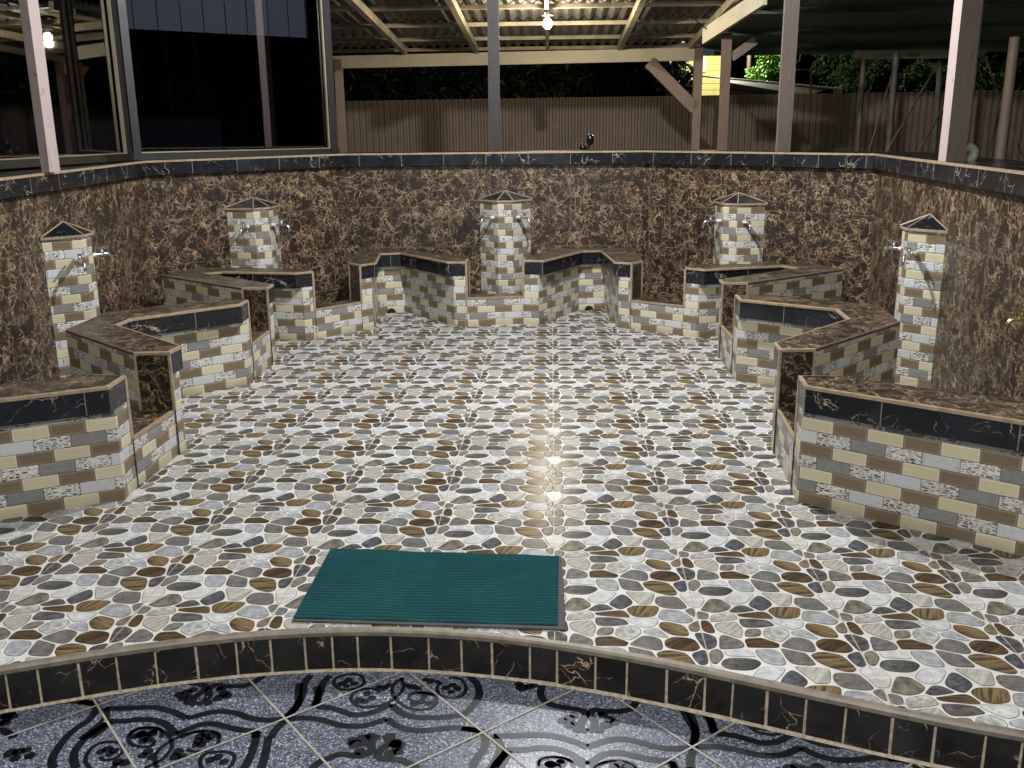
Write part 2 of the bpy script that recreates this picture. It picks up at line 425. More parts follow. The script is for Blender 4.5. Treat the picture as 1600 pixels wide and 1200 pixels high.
def leaf_mat(name, a, b, c):
    g = G(name); n = g.new('ShaderNodeObjectInfo'); p = g.geo()
    f = g.noise(p, 2.2, 3, .6); f2 = g.noise(p, 23, 2, .6)
    col = g.ramp(g.m('MULTIPLY_ADD', f2, .5, f*.5), [(.3, a), (.5, b), (.72, c)])
    return g.bsdf(col, .5, 0, None, .35)
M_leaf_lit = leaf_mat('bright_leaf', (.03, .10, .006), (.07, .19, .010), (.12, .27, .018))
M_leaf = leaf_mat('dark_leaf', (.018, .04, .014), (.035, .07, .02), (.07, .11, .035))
M_leaf_dim = leaf_mat('shaded_broad_leaf', (.006, .012, .005), (.012, .022, .008), (.02, .032, .012))  # leaf green darkened so the colour itself holds the night shade
M_leaf_y = leaf_mat('yellowing_leaf', (.05, .04, .01), (.09, .07, .02), (.14, .11, .03))

def glass_mat():
    g = G('tinted_window_glass')
    f = g.new('ShaderNodeFresnel'); f.inputs[0].default_value = 1.5
    tr = g.new('ShaderNodeBsdfTransparent'); tr.inputs[0].default_value = (.42, .45, .50, 1)
    gl = g.new('ShaderNodeBsdfGlossy'); gl.inputs['Roughness'].default_value = .015; gl.inputs[0].default_value = (1, 1, 1, 1)
    mx = g.new('ShaderNodeMixShader'); fac = S(g, f.outputs[0])*2.0
    g.l.new(fac.k, mx.inputs[0]); g.l.new(tr.outputs[0], mx.inputs[1]); g.l.new(gl.outputs[0], mx.inputs[2])
    g.l.new(mx.outputs[0], g.out.inputs[0]); return g.mat
M_glass = glass_mat()
def glow_mat(name, col, s):
    g = G(name); e = g.new('ShaderNodeEmission'); e.inputs[0].default_value = (*col, 1); e.inputs[1].default_value = s
    g.l.new(e.outputs[0], g.out.inputs[0]); return g.mat

# ------------------------------------------------------------------ kerb line
KP = [(-1.412, 2.128), (-1.203, 2.22), (-.97, 2.287), (-.719, 2.329), (-.457, 2.341), (-.193, 2.327), (.066, 2.279), (.31, 2.206), (.533, 2.107), (.735, 2.020), (.938, 1.957), (1.075, 1.918)]
kc = np.polyfit([a for a, b in KP], [b for a, b in KP], 4); kd = np.polyder(kc)
def ky(x):
    a, b = -1.35, 1.0
    if x < a: return float(np.polyval(kc, a)+(x-a)*np.polyval(kd, a))
    if x > b: return float(np.polyval(kc, b)+(x-b)*np.polyval(kd, b))
    return float(np.polyval(kc, x))
def ktan(x):
    s = (ky(x+.002)-ky(x-.002))/.004; l = math.hypot(1, s); return (1/l, s/l)

# ------------------------------------------------------------------ pebble floor (printed tiles, 0.4 m)
TS = 0.4; TX0 = 0.0096
cg = lambda x, y: gp(1100+x/5.3333, 900+y/5.3333)
TY0 = gp(1315, 969)[1]
TYPE = {  # colour a, grain strength, colour b, speckle
 'w': ((.44, .44, .45), .1, (.68, .68, .68), .12), 'ws': ((.38, .375, .355), .8, (.70, .69, .665), .08),
 'be': ((.25, .235, .20), .75, (.52, .50, .45), .18), 'lb': ((.22, .224, .24), .25, (.48, .485, .50), .2),
 'ls': ((.20, .20, .19), .1, (.62, .61, .58), 1.1), 'sp': ((.07, .063, .046), .1, (.26, .235, .19), 1.0),
 'g': ((.075, .072, .067), .35, (.22, .21, .195), .7), 'dg': ((.036, .036, .037), .25, (.155, .151, .147), .8),
 'db': ((.028, .029, .034), .3, (.14, .143, .155), .7), 'br': ((.030, .020, .012), .9, (.135, .088, .046), .35),
 'go': ((.045, .036, .026), 1.0, (.235, .160, .078), .4), 'gb': ((.10, .08, .06), .3, (.26, .21, .16), .4)}
ST = [
 ('w', 0, (205,180),(245,150),(370,150),(393,175),(370,215),(270,238),(215,225)), ('db', .5, (440,155),(480,165),(560,240),(540,265),(470,287),(385,255),(365,225)),
 ('be', 1, (485,155),(560,155),(700,165),(732,190),(728,248),(680,250),(560,205)), ('g', .1, (775,190),(900,195),(975,220),(1028,270),(1000,290),(860,280),(770,255),(750,225)),
 ('ws', 0, (945,175),(980,160),(1085,165),(1160,235),(1140,265),(1060,265),(1000,220)), ('sp', 0, (1190,230),(1240,215),(1330,225),(1420,275),(1400,305),(1280,325),(1200,310),(1170,270)),
 ('dg', 0, (225,270),(260,245),(330,245),(388,270),(380,295),(300,305),(240,295)), ('br', 0, (308,325),(350,310),(500,300),(545,325),(540,350),(400,350),(320,340)),
 ('go', 1.2, (525,290),(580,255),(780,258),(805,290),(795,350),(640,355),(590,340)), ('lb', .2, (820,310),(850,298),(1000,300),(1090,345),(1112,390),(1080,412),(950,390),(840,365)),
 ('sp', 0, (1010,300),(1060,283),(1100,290),(1130,355),(1100,355),(1040,320)), ('g', 0, (1120,290),(1160,285),(1235,320),(1245,365),(1190,368),(1140,330)),
 ('ls', 0, (1255,360),(1300,325),(1420,330),(1490,370),(1500,400),(1440,410),(1300,410),(1265,390)), ('dg', 0, (290,360),(330,352),(500,365),(555,390),(545,420),(440,432),(330,425),(300,395)),
 ('w', 0, (580,385),(650,370),(800,372),(827,395),(815,430),(740,447),(660,425)), ('go', -.5, (848,415),(880,400),(1000,415),(1080,450),(1125,505),(1100,515),(990,505),(890,465)),
 ('gb', 0, (1100,420),(1140,400),(1175,410),(1205,470),(1160,475),(1110,455)), ('br', .6, (1190,390),(1250,390),(1295,420),(1320,480),(1270,480),(1215,460)),
 ('be', .9, (70,390),(200,380),(290,410),(325,450),(315,505),(220,500),(100,450)), ('sp', 0, (345,460),(370,440),(450,440),(470,465),(470,505),(360,510),(342,490)),
 ('ls', 0, (500,470),(540,435),(640,425),(700,450),(712,480),(680,520),(590,538),(515,515)), ('lb', .1, (725,470),(770,458),(870,470),(945,515),(925,525),(820,515),(740,490)),
 ('dg', .3, (1145,495),(1230,490),(1330,520),(1380,560),(1370,600),(1310,622),(1240,590),(1190,535)), ('g', .2, (105,490),(180,490),(320,535),(335,590),(320,605),(170,612),(120,570)),
 ('br', 0, (332,530),(380,520),(560,545),(625,565),(620,595),(500,598),(370,590),(345,560)), ('g', .6, (655,575),(720,520),(830,513),(895,545),(922,600),(900,635),(790,625),(690,605)),
 ('br', .7, (940,570),(980,535),(1080,530),(1190,545),(1235,600),(1210,640),(1100,640),(980,610)), ('sp', 0, (1350,650),(1390,632),(1450,660),(1482,705),(1440,738),(1370,725),(1345,690)),
 ('w', 0, (180,650),(240,618),(370,612),(403,640),(395,668),(280,670),(200,668)), ('lb', .5, (415,625),(500,610),(600,612),(660,670),(690,735),(600,735),(490,695),(440,655)),
 ('g', 0, (632,610),(690,608),(860,670),(912,725),(870,733),(740,725),(670,670)), ('go', .1, (905,650),(960,635),(1100,645),(1190,690),(1250,780),(1190,785),(1050,745),(930,690)),
 ('db', .4, (1170,665),(1240,640),(1310,645),(1360,740),(1280,750),(1230,720)), ('dg', 0, (150,705),(200,685),(390,690),(458,730),(440,755),(340,772),(200,760),(160,735))]
def chaikin(P, it=2):
    for w_ in range(it):
        Q = []; k = (.21, .25)[w_]
        for i in range(len(P)):
            a, b = P[i], P[(i+1) % len(P)]
            Q += [(a[0]*(1-k)+b[0]*k, a[1]*(1-k)+b[1]*k), (a[0]*k+b[0]*(1-k), a[1]*k+b[1]*(1-k))]
        P = Q
    return P
def clip_half(P, q, n):
    out = []
    for i in range(len(P)):
        a, b = P[i], P[(i+1) % len(P)]
        da = (a[0]-q[0])*n[0]+(a[1]-q[1])*n[1]; db = (b[0]-q[0])*n[0]+(b[1]-q[1])*n[1]
        if da >= 0: out.append(a)
        if da*db < 0: out.append(lerp(a, b, da/(da-db)))
    return out
protos = []
for s in ST:
    P = [cg(*q) for q in s[2:]]
    if area(P) < 0: P = P[::-1]
    cx = sum(p[0] for p in P)/len(P); cy = sum(p[1] for p in P)/len(P)
    ox = math.floor((cx-TX0)/TS)*TS; oy = math.floor((cy-TY0)/TS)*TS
    protos.append((s[0], s[1], [(p[0]-ox, p[1]-oy) for p in P], (cx-ox, cy-oy)))
def hull(P):
    P = sorted(set(P)); lo = []; hi = []
    for q, out in ((P, lo), (P[::-1], hi)):
        for p in q:
            while len(out) > 1 and (out[-1][0]-out[-2][0])*(p[1]-out[-2][1])-(out[-1][1]-out[-2][1])*(p[0]-out[-2][0]) <= 0: out.pop()
            out.append(p)
    return lo[:-1]+hi[:-1]
def cpt_seg(p, a, b):
    dx, dy = b[0]-a[0], b[1]-a[1]; t = max(0, min(1, ((p[0]-a[0])*dx+(p[1]-a[1])*dy)/(dx*dx+dy*dy+1e-12)))
    return (a[0]+dx*t, a[1]+dy*t)
def closest(A, B):
    best = (9, None, None)
    for p in A:
        for i in range(len(B)):
            q = cpt_seg(p, B[i-1], B[i]); d = math.dist(p, q)
            if d < best[0]: best = (d, p, q)
    for p in B:
        for i in range(len(A)):
            q = cpt_seg(p, A[i-1], A[i]); d = math.dist(p, q)
            if d < best[0]: best = (d, q, p)
    return best
HU = [hull(q[2]) for q in protos]
grown = []
for i, (ty, ang, P, c) in enumerate(protos):
    cell = inset(HU[i], [-.011]*len(HU[i]))
    for j in range(len(protos)):
        for ax in (-1, 0, 1):
            for ay in (-1, 0, 1):
                if i == j and ax == 0 and ay == 0: continue
                cj = (protos[j][3][0]+ax*TS, protos[j][3][1]+ay*TS)
                if math.dist(c, cj) > .2: continue
                B = [(p[0]+ax*TS, p[1]+ay*TS) for p in HU[j]]
                d, p, q = closest(HU[i], B)
                if d < .0012: n_ = (c[0]-cj[0], c[1]-cj[1])
                else: n_ = (p[0]-q[0], p[1]-q[1])
                if n_[0]*(c[0]-cj[0])+n_[1]*(c[1]-cj[1]) < 0: n_ = (-n_[0], -n_[1])
                l = math.hypot(*n_); n_ = (n_[0]/l, n_[1]/l); mid = ((p[0]+q[0])/2+n_[0]*.0026, (p[1]+q[1])/2+n_[1]*.0026)
                k_ = clip_half(cell, mid, n_)
                if len(k_) > 2: cell = k_
    cell = [p for k_, p in enumerate(cell) if math.dist(p, cell[k_-1]) > .003]
    grown.append((ty, ang, chaikin(cell, 2), c))
protos = grown
V = []; FC = []; CA = []; CB = []; SU = []; MI = []
# grout sheet, its front edge follows the kerb
xs = [-4.2+i*.1 for i in range(76)]
for i in range(len(xs)-1):
    b = len(V); V += [(xs[i], ky(xs[i])+.012, 0), (xs[i+1], ky(xs[i+1])+.012, 0), (xs[i+1], 7.45, 0), (xs[i], 7.45, 0)]
    FC.append([b, b+1, b+2, b+3]); MI.append(0)
    CA += [(0, 0, 0, 0)]*4; CB += [(0, 0, 0, 0)]*4; SU += [(0, 0, 0, 0)]*4
for ix in range(-8, 7):
    for iy in range(-2, 14):
        ox, oy = ix*TS, iy*TS
        for si, (ty, ang, P, c) in enumerate(protos):
            X, Y = c[0]+ox, c[1]+oy
            if X < -2.75 or X > 2.25 or Y > 7.4 or Y < 1.6: continue
            if Y > 6.2 and (X < -2.75+(Y-6.1) or X > 2.2-(Y-6.1)*1.2): continue
            k = ky(X)
            if Y < k-.05: continue
            Q = [(p[0]+ox, p[1]+oy) for p in P]
            if Y < k+.12:
                t = ktan(X); Q = clip_half(Q, (X, k+.022), (-t[1], t[0]))
                if len(Q) < 5 or abs(area(Q)) < 1e-4: continue
                X = sum(p[0] for p in Q)/len(Q); Y = sum(p[1] for p in Q)/len(Q)
            n = len(Q); b = len(V); a, sa, bb, sb = TYPE[ty]
            ca, sn = math.cos(ang), math.sin(ang)
            for ring, (dr, z) in enumerate(((0, .0004), (.0013, .0009), (.0034, .0012))):
                for p in Q:
                    dx, dy = X-p[0], Y-p[1]; l = math.hypot(dx, dy) or 1; f = min(dr/l, .7)
                    q = (p[0]+dx*f, p[1]+dy*f, z); V.append(q)
                    lx, ly = q[0]-ox, q[1]-oy
                    SU.append((lx*ca+ly*sn, -lx*sn+ly*ca, si*1.37, 1))
                    e = (.55, .6, 1.0)[ring] if ty not in ('w', 'ws', 'be', 'lb', 'ls') else (.24, .45, 1.0)[ring]
                    CA.append((a[0]*e, a[1]*e, a[2]*e, sa)); CB.append((bb[0]*e, bb[1]*e, bb[2]*e, sb))
            for ring in range(2):
                for i in range(n):
                    j = (i+1) % n; FC.append([b+ring*n+i, b+ring*n+j, b+(ring+1)*n+j, b+(ring+1)*n+i]); MI.append(1)
            FC.append([b+2*n+i for i in range(n)]); MI.append(1)
def jstrip(a, b, w=.0014, z=.0017):
    dx, dy = b[0]-a[0], b[1]-a[1]; l = math.hypot(dx, dy); nx, ny = -dy/l*w, dx/l*w; k = len(V)
    V.extend([(a[0]-nx, a[1]-ny, z), (b[0]-nx, b[1]-ny, z), (b[0]+nx, b[1]+ny, z), (a[0]+nx, a[1]+ny, z)])
    FC.append([k, k+1, k+2, k+3]); MI.append(2); CA.extend([(0, 0, 0, 0)]*4); CB.extend([(0, 0, 0, 0)]*4); SU.extend([(0, 0, 0, 0)]*4)
for ix in range(-7, 6):
    x = TX0+ix*TS; jstrip((x, ky(x)+.02), (x, 7.3))
for iy in range(-1, 14):
    y = TY0+iy*TS
    lo = -2.8
    seg = []
    for i in range(100):
        x = -2.7+i*.05; ok = y > ky(x)+.03
        if ok: seg.append(x)
        elif seg:
            jstrip((seg[0], y), (seg[-1], y), .0008); seg = []
    if seg: jstrip((seg[0], y), (seg[-1], y), .0008)
me = bpy.data.meshes.new('floor'); me.from_pydata(V, [], FC)
for nm, dat in (('ca', CA), ('cb', CB), ('suv', SU)):
    at = me.color_attributes.new(nm, 'FLOAT_COLOR', 'POINT'); at.data.foreach_set('color', np.array(dat, dtype=np.float32).ravel())
for m in (M_floorgrout, M_pebble, M_joint): me.materials.append(m)
me.polygons.foreach_set('material_index', MI); me.update()
fl = bpy.data.objects.new('floor', me); COL.objects.link(fl); tag(fl, kind='structure')

# ------------------------------------------------------------------ kerb
kb = MB(); x = -3.4; rr = random.Random(3); pts = []
base = MB(); n = 120
cx = [-3.4+i*(6.4/n) for i in range(n+1)]
def koff(x, d):
    t = ktan(x); return (x-t[1]*d, ky(x)+t[0]*d)
for i in range(n):
    a, b = koff(cx[i], .006), koff(cx[i+1], .006); base.wall(a, b, -.135, -.004, m=0)
    # trim: rounded top strip
    A = [koff(cx[i], d)+(z,) for d, z in ((.0, -.012), (-.002, .000), (.003, .0055), (.020, .0055), (.024, .001))]
    B = [koff(cx[i+1], d)+(z,) for d, z in ((.0, -.012), (-.002, .000), (.003, .0055), (.020, .0055), (.024, .001))]
    for k in range(4): base.face([A[k], B[k], B[k+1], A[k+1]], None, 1)
    a, b = koff(cx[i], .004), koff(cx[i+1], .004); c, d = koff(cx[i+1], -.006), koff(cx[i], -.006)
    base.face([(*d, -.119), (*c, -.119), (*b, -.113), (*a, -.113)], None, 0)
kerb = base.build('kerb', [M_grout, M_trim2]); tag(kerb, kind='structure')
x = -3.35
tl = MB()
while x < 2.9:
    w = rr.choice([.075, .085, .092, .098, .105, .07]); t = ktan(x+w/2)
    a, b = koff(x+.003, .001), koff(x+w*t[0]-.003, .001); z0, z1 = -.112+rr.uniform(-.002, .002), -.0125
    q = rr.uniform(-.0016, .0016)
    u = rr.uniform(0, 30)
    tl.face([(a[0]+q, a[1], z0), (b[0], b[1], z0+q), (b[0]+q, b[1], z1), (a[0], a[1], z1)], [(u, 0), (u+w, 0), (u+w, .1), (u, .1)])
    x += w*t[0]
o = tl.build('kerb_tile_face', M_kerb, kerb)

# ------------------------------------------------------------------ lower blue floor with printed scrolls
LZ = -.12
lf = MB()
lf.face([(-5, -3, LZ), (5, -3, LZ), (5, 2.6, LZ), (-5, 2.6, LZ)], None, 0)
N0 = np.array([-1.19, 2.166]); E1 = np.array([.5105, -.0457]); E2 = np.array([.0457, .5105])
def ribbon(P, w, z, m, mb=lf):
    P = [np.array(p[:2]) for p in P]
    # densify with Catmull-Rom
    if len(P) > 2:
        Q = []
        for i in range(len(P)-1):
            p0, p1, p2, p3 = P[max(i-1, 0)], P[i], P[i+1], P[min(i+2, len(P)-1)]
            for t in np.linspace(0, 1, 5)[:-1]:
                Q.append(.5*((2*p1)+(-p0+p2)*t+(2*p0-5*p1+4*p2-p3)*t*t+(-p0+3*p1-3*p2+p3)*t**3))
        P = Q+[P[-1]]
    Lf, Rg = [], []
    for i in range(len(P)):
        d = P[min(i+1, len(P)-1)]-P[max(i-1, 0)]; l = np.linalg.norm(d) or 1; nn = np.array([-d[1], d[0]])/l*w/2
        Lf.append(P[i]+nn); Rg.append(P[i]-nn)
    for i in range(len(P)-1):
        mb.face([(*Lf[i], z), (*Rg[i], z), (*Rg[i+1], z), (*Lf[i+1], z)], None, m)
def blob(c, r, z, m):
    lf.face([(c[0]+r*math.cos(a)*random.uniform(.85, 1.12), c[1]+r*math.sin(a)*random.uniform(.85, 1.12), z) for a in [k*math.pi/5 for k in range(10)]], None, m)
def px2(x, y): return np.array(gp(400+x/3.8095, 1020+y/3.8095, LZ))
def px3(x, y): return np.array(gp(800+x/3.8095, 1020+y/3.8095, LZ))
NA = px2(185, 400); NB = px3(-163, 480)
motifA = dict(o=NA, wide=[ # cusp pointing away from the viewer, scrolls beyond it
  [(360,322),(440,328),(500,345),(580,370),(680,360),(760,330),(810,308)], [(810,308),(850,350),(920,380),(1050,388),(1200,375),(1255,355),(1310,290),(1330,240),(1310,180),(1270,140)],
  [(200,392),(320,390),(420,410),(520,435),(640,435),(730,410),(780,393)], [(780,393),(830,430),(920,460),(1050,460),(1160,448),(1270,455),(1350,478)],
  [(180,400),(200,370),(250,310),(280,240),(290,180),(325,135)], [(355,318),(380,240),(400,180),(440,135)]],
  thin=[[(640,160),(620,135),(555,130),(480,150),(465,190),(510,220),(590,215),(640,185),(640,160)], [(740,235),(690,215),(610,225),(565,265),(590,310),(670,325),(770,305),(850,250),(880,200),(860,150)],
  [(1060,250),(980,235),(920,250),(915,280),(960,290)], [(960,240),(1050,250),(1075,290),(1040,330),(950,340),(870,310),(815,250),(820,190),(880,150)],
  [(1110,180),(1080,200),(1090,250),(1160,270),(1230,255),(1250,205),(1215,155),(1150,150)]],
  blobs=[(510,185,13),(550,165,12),(585,185,11),(540,200,9),(610,285,13),(650,290,11),(690,270,11),(660,245,10),(760,210,12),(730,205,9),(790,195,9),(930,205,13),(965,215,9),(900,195,8),(940,305,12),(985,290,12),(1030,300,11),(1000,260,9),(1130,210,12),(1170,195,11),(1200,215,11),(1160,235,9),(1040,170,12),(1010,160,9),(1080,175,8)], f=px2)
motifA2 = dict(o=NA, wide=[[(330,690),(380,650),(430,630),(500,605),(620,615),(685,585),(690,530),(730,490)], [(770,490),(790,540),(740,580),(725,620),(780,635),(860,640),(930,670),(960,690)]],
  thin=[], blobs=[(590,545,17),(640,510,17),(680,498,13),(620,590,14),(575,520,12),(660,545,9),(800,500,15),(830,545,16),(860,550,13),(800,600,14),(845,590,12),(600,610,9),(560,540,8)], f=px2)
motifB = dict(o=NB, wide=[[(-110,498),(0,495),(120,490),(220,493),(340,520),(450,562)], [(450,562),(560,525),(650,515),(750,530),(850,560),(960,572),(1070,565)],
  [(-60,580),(70,578),(150,568),(250,572),(330,595),(400,635),(450,668)], [(450,668),(540,610),(640,597),(760,622),(860,640),(945,645)],
  [(1070,565),(1090,470),(1050,400),(1010,330)], [(1200,480),(1180,410),(1130,350)], [(1080,575),(1060,640),(1065,690)], [(940,645),(965,690)], [(-120,490),(-70,550),(-80,610),(-110,660),(-135,700)], [(-20,585),(-40,630),(-75,690)]],
  thin=[[(170,680),(165,650),(200,630),(270,625),(340,640),(370,690)], [(490,690),(560,650),(650,645),(720,665),(740,690)]],
  blobs=[(230,665,14),(290,660,14),(260,685,14),(640,665,12),(610,680,13),(680,685,12)], f=px3)
motifB2 = dict(o=NB, wide=[[(180,195),(170,250),(210,300),(300,325),(400,340),(440,365),(410,420),(415,455),(450,470)], [(750,280),(720,320),(680,345),(560,350),(490,340),(465,370),(490,410),(485,450),(455,470)]],
  thin=[], blobs=[(300,405,13),(340,390,14),(370,375,12),(340,430,13),(390,455,13),(370,420,9),(580,400,14),(610,415,13),(540,370,13),(560,430,14),(520,460,12),(530,365,9),(60,210,16),(100,205,13),(130,195,12),(40,190,12)], f=px3)
def px1(x, y): return np.array(gp(x/3.8095, 1020+y/3.8095, LZ))
motifC = dict(o=N0, wide=[[(580,320),(540,390),(430,470),(350,560),(310,640),(320,690)], [(640,420),(520,500),(450,580),(440,640),(455,690)], [(1535,470),(1510,560),(1480,640),(1450,690)], [(1600,500),(1580,600),(1555,690)], [(590,310),(540,300),(470,295)]],
  thin=[[(925,520),(900,555),(840,560),(780,545),(765,500),(800,460),(870,445),(940,455),(1000,490),(1025,550),(1000,600),(960,640),(900,670),(860,690)], [(1110,575),(1160,590),(1240,580),(1300,540),(1290,490),(1230,470),(1130,480),(1050,510),(980,550),(930,600),(925,660),(940,690)],
  [(600,620),(620,640),(680,630),(730,590),(720,545),(650,530),(570,550),(520,600),(510,650),(540,690)], [(1200,690),(1190,640),(1230,600),(1310,590),(1380,600),(1395,640),(1360,690)]],
  blobs=[(800,500,11),(840,485,12),(885,520,12),(850,530,10),(910,472,10),(1180,525,12),(1225,520,13),(1200,550,11),(1165,550,10),(640,575,13),(600,592,11),(680,585,12),(650,605,10),(880,590,13),(905,622,12),(850,612,11),(1060,590,13),(1040,622,13),(1085,620,11),(700,650,13),(745,655,13),(690,675,11),(1250,640,12),(1300,622,12),(1335,652,11),(60,600,15),(110,590,14),(160,580,12),(90,630,13),(180,615,13),(30,375,14),(65,365,12),(35,400,12)], f=px1)
def stamp(mt, shift):
    f = mt['f']
    for P in mt['wide']: ribbon([f(*p)+shift for p in P], .021, LZ+.0008, 1)
    for P in mt['thin']: ribbon([f(*p)+shift for p in P], .0105, LZ+.0011, 1)
    for x, y, r in mt['blobs']: blob(f(x, y)+shift, r/3.8095/1498*6.2, LZ+.0014, 1)
for k in range(-4, 4):
    for mt in (motifA, motifA2, motifB, motifB2, motifC):
        for j in (0, -1, -2):
            stamp(mt, 2*k*E1+j*(2*E2))
for i in range(-16, 17):
    o0 = N0+i*E1
    for d in ((E1+E2)/1, (E1-E2)/1):
        a, b = o0-d*8, o0+d*8
        # clip to the sheet
        def cl(a, b):
            P = [a+(b-a)*t for t in np.linspace(0, 1, 200)]; P = [p for p in P if -4.9 < p[0] < 4.9 and -2.9 < p[1] < 2.55]
            return (P[0], P[-1]) if len(P) > 1 else None
        s_ = cl(a, b)
        if s_: ribbon(list(s_), .0058, LZ+.0018+(.0004 if d[1] > 0 else 0), 2)
rs_ = random.Random(21)
for _ in range(26):
    x_, y_ = rs_.uniform(-1.6, 1.2), rs_.uniform(1.75, 2.25)
    if y_ > ky(x_)-.02: continue
    q_ = rs_.uniform(.0015, .005)
    lf.face([(x_+q_*math.cos(a)*rs_.uniform(.5, 1.3), y_+q_*math.sin(a)*rs_.uniform(.5, 1.3), LZ+.0026) for a in [k*math.pi/4 for k in range(8)]], None, 2)
lower = lf.build('lower_floor', [M_terr, M_ink, M_tilegrout]); tag(lower, kind='structure')

# ------------------------------------------------------------------ perimeter wall
W = [(-2.47, 2.2), (-2.57, 4.5), (-2.65, 6.25), (-1.53, 7.2), (.68, 7.29), (2.05, 6.25), (1.958, 4.852), (1.78, 2.2)]   # seen from above, clockwise: left, back, right
LZT = [1.120, 1.133, 1.148, 1.158, 1.158, 1.151, 1.146, 1.140]
# seen from inside the room, walking left wall -> back -> right keeps the room on the right-hand side
Wout = offline(W, .16)
wall = empty('tiled_wall', (-.4, 7.3, 0), 'eight-sided low wall clad in brown marble tile around the washing floor', 'wall')
mb = MB(); u = 0.0
for i in range(len(W)-1):
    u = mb.wall(W[i], W[i+1], 0, 1.075, u)
mb.build('marble_panel', M_wall, wall)
mb = MB()
for i in range(len(W)-1):
    mb.wall(Wout[i], Wout[i+1], -.1, 1.07, 0, flip=True)
mb.build('outer_face', M_yard, wall)
Lin = offline(W, -.038); Lout = offline(W, .36)
mb = MB(); mt = MB(); tr = MB(); u = 0
for i in range(len(W)-1):
    za, zb = LZT[i], LZT[i+1]
    a, b = Lin[i], Lin[i+1]; L = math.hypot(b[0]-a[0], b[1]-a[1])
    mb.face([(a[0], a[1], za-.092), (b[0], b[1], zb-.092), (b[0], b[1], zb-.004), (a[0], a[1], za-.004)], [(u, 0), (u+L, 0), (u+L, .09), (u, .09)])
    mb.face([(a[0], a[1], za-.092), (W[i][0], W[i][1], za-.092), (W[i+1][0], W[i+1][1], zb-.092), (b[0], b[1], zb-.092)], [(u, 0), (u, .05), (u+L, .05), (u+L, 0)])
    i1, i2 = offline(W, -.020)[i], offline(W, -.020)[i+1]
    c, d = Lout[i], Lout[i+1]
    mt.face([(i1[0], i1[1], za), (i2[0], i2[1], zb), (d[0], d[1], zb), (c[0], c[1], za)], [(u, 0), (u+L, 0), (u+L, .38), (u, .38)])
    mt.wall(c, d, 1.0, (za, zb), u, flip=True)
    j1, j2 = offline(W, -.041)[i], offline(W, -.041)[i+1]
    tr.face([(j1[0], j1[1], za-.011), (j2[0], j2[1], zb-.011), (j2[0], j2[1], zb+.001), (j1[0], j1[1], za+.001)])
    tr.face([(j1[0], j1[1], za+.001), (j2[0], j2[1], zb+.001), (i2[0], i2[1], zb+.001), (i1[0], i1[1], za+.001)])
    u += L
mb.build('ledge_band', M_ledge, wall); mt.build('ledge_top', M_ledge_top, wall); tr.build('ledge_trim', M_trim, wall)

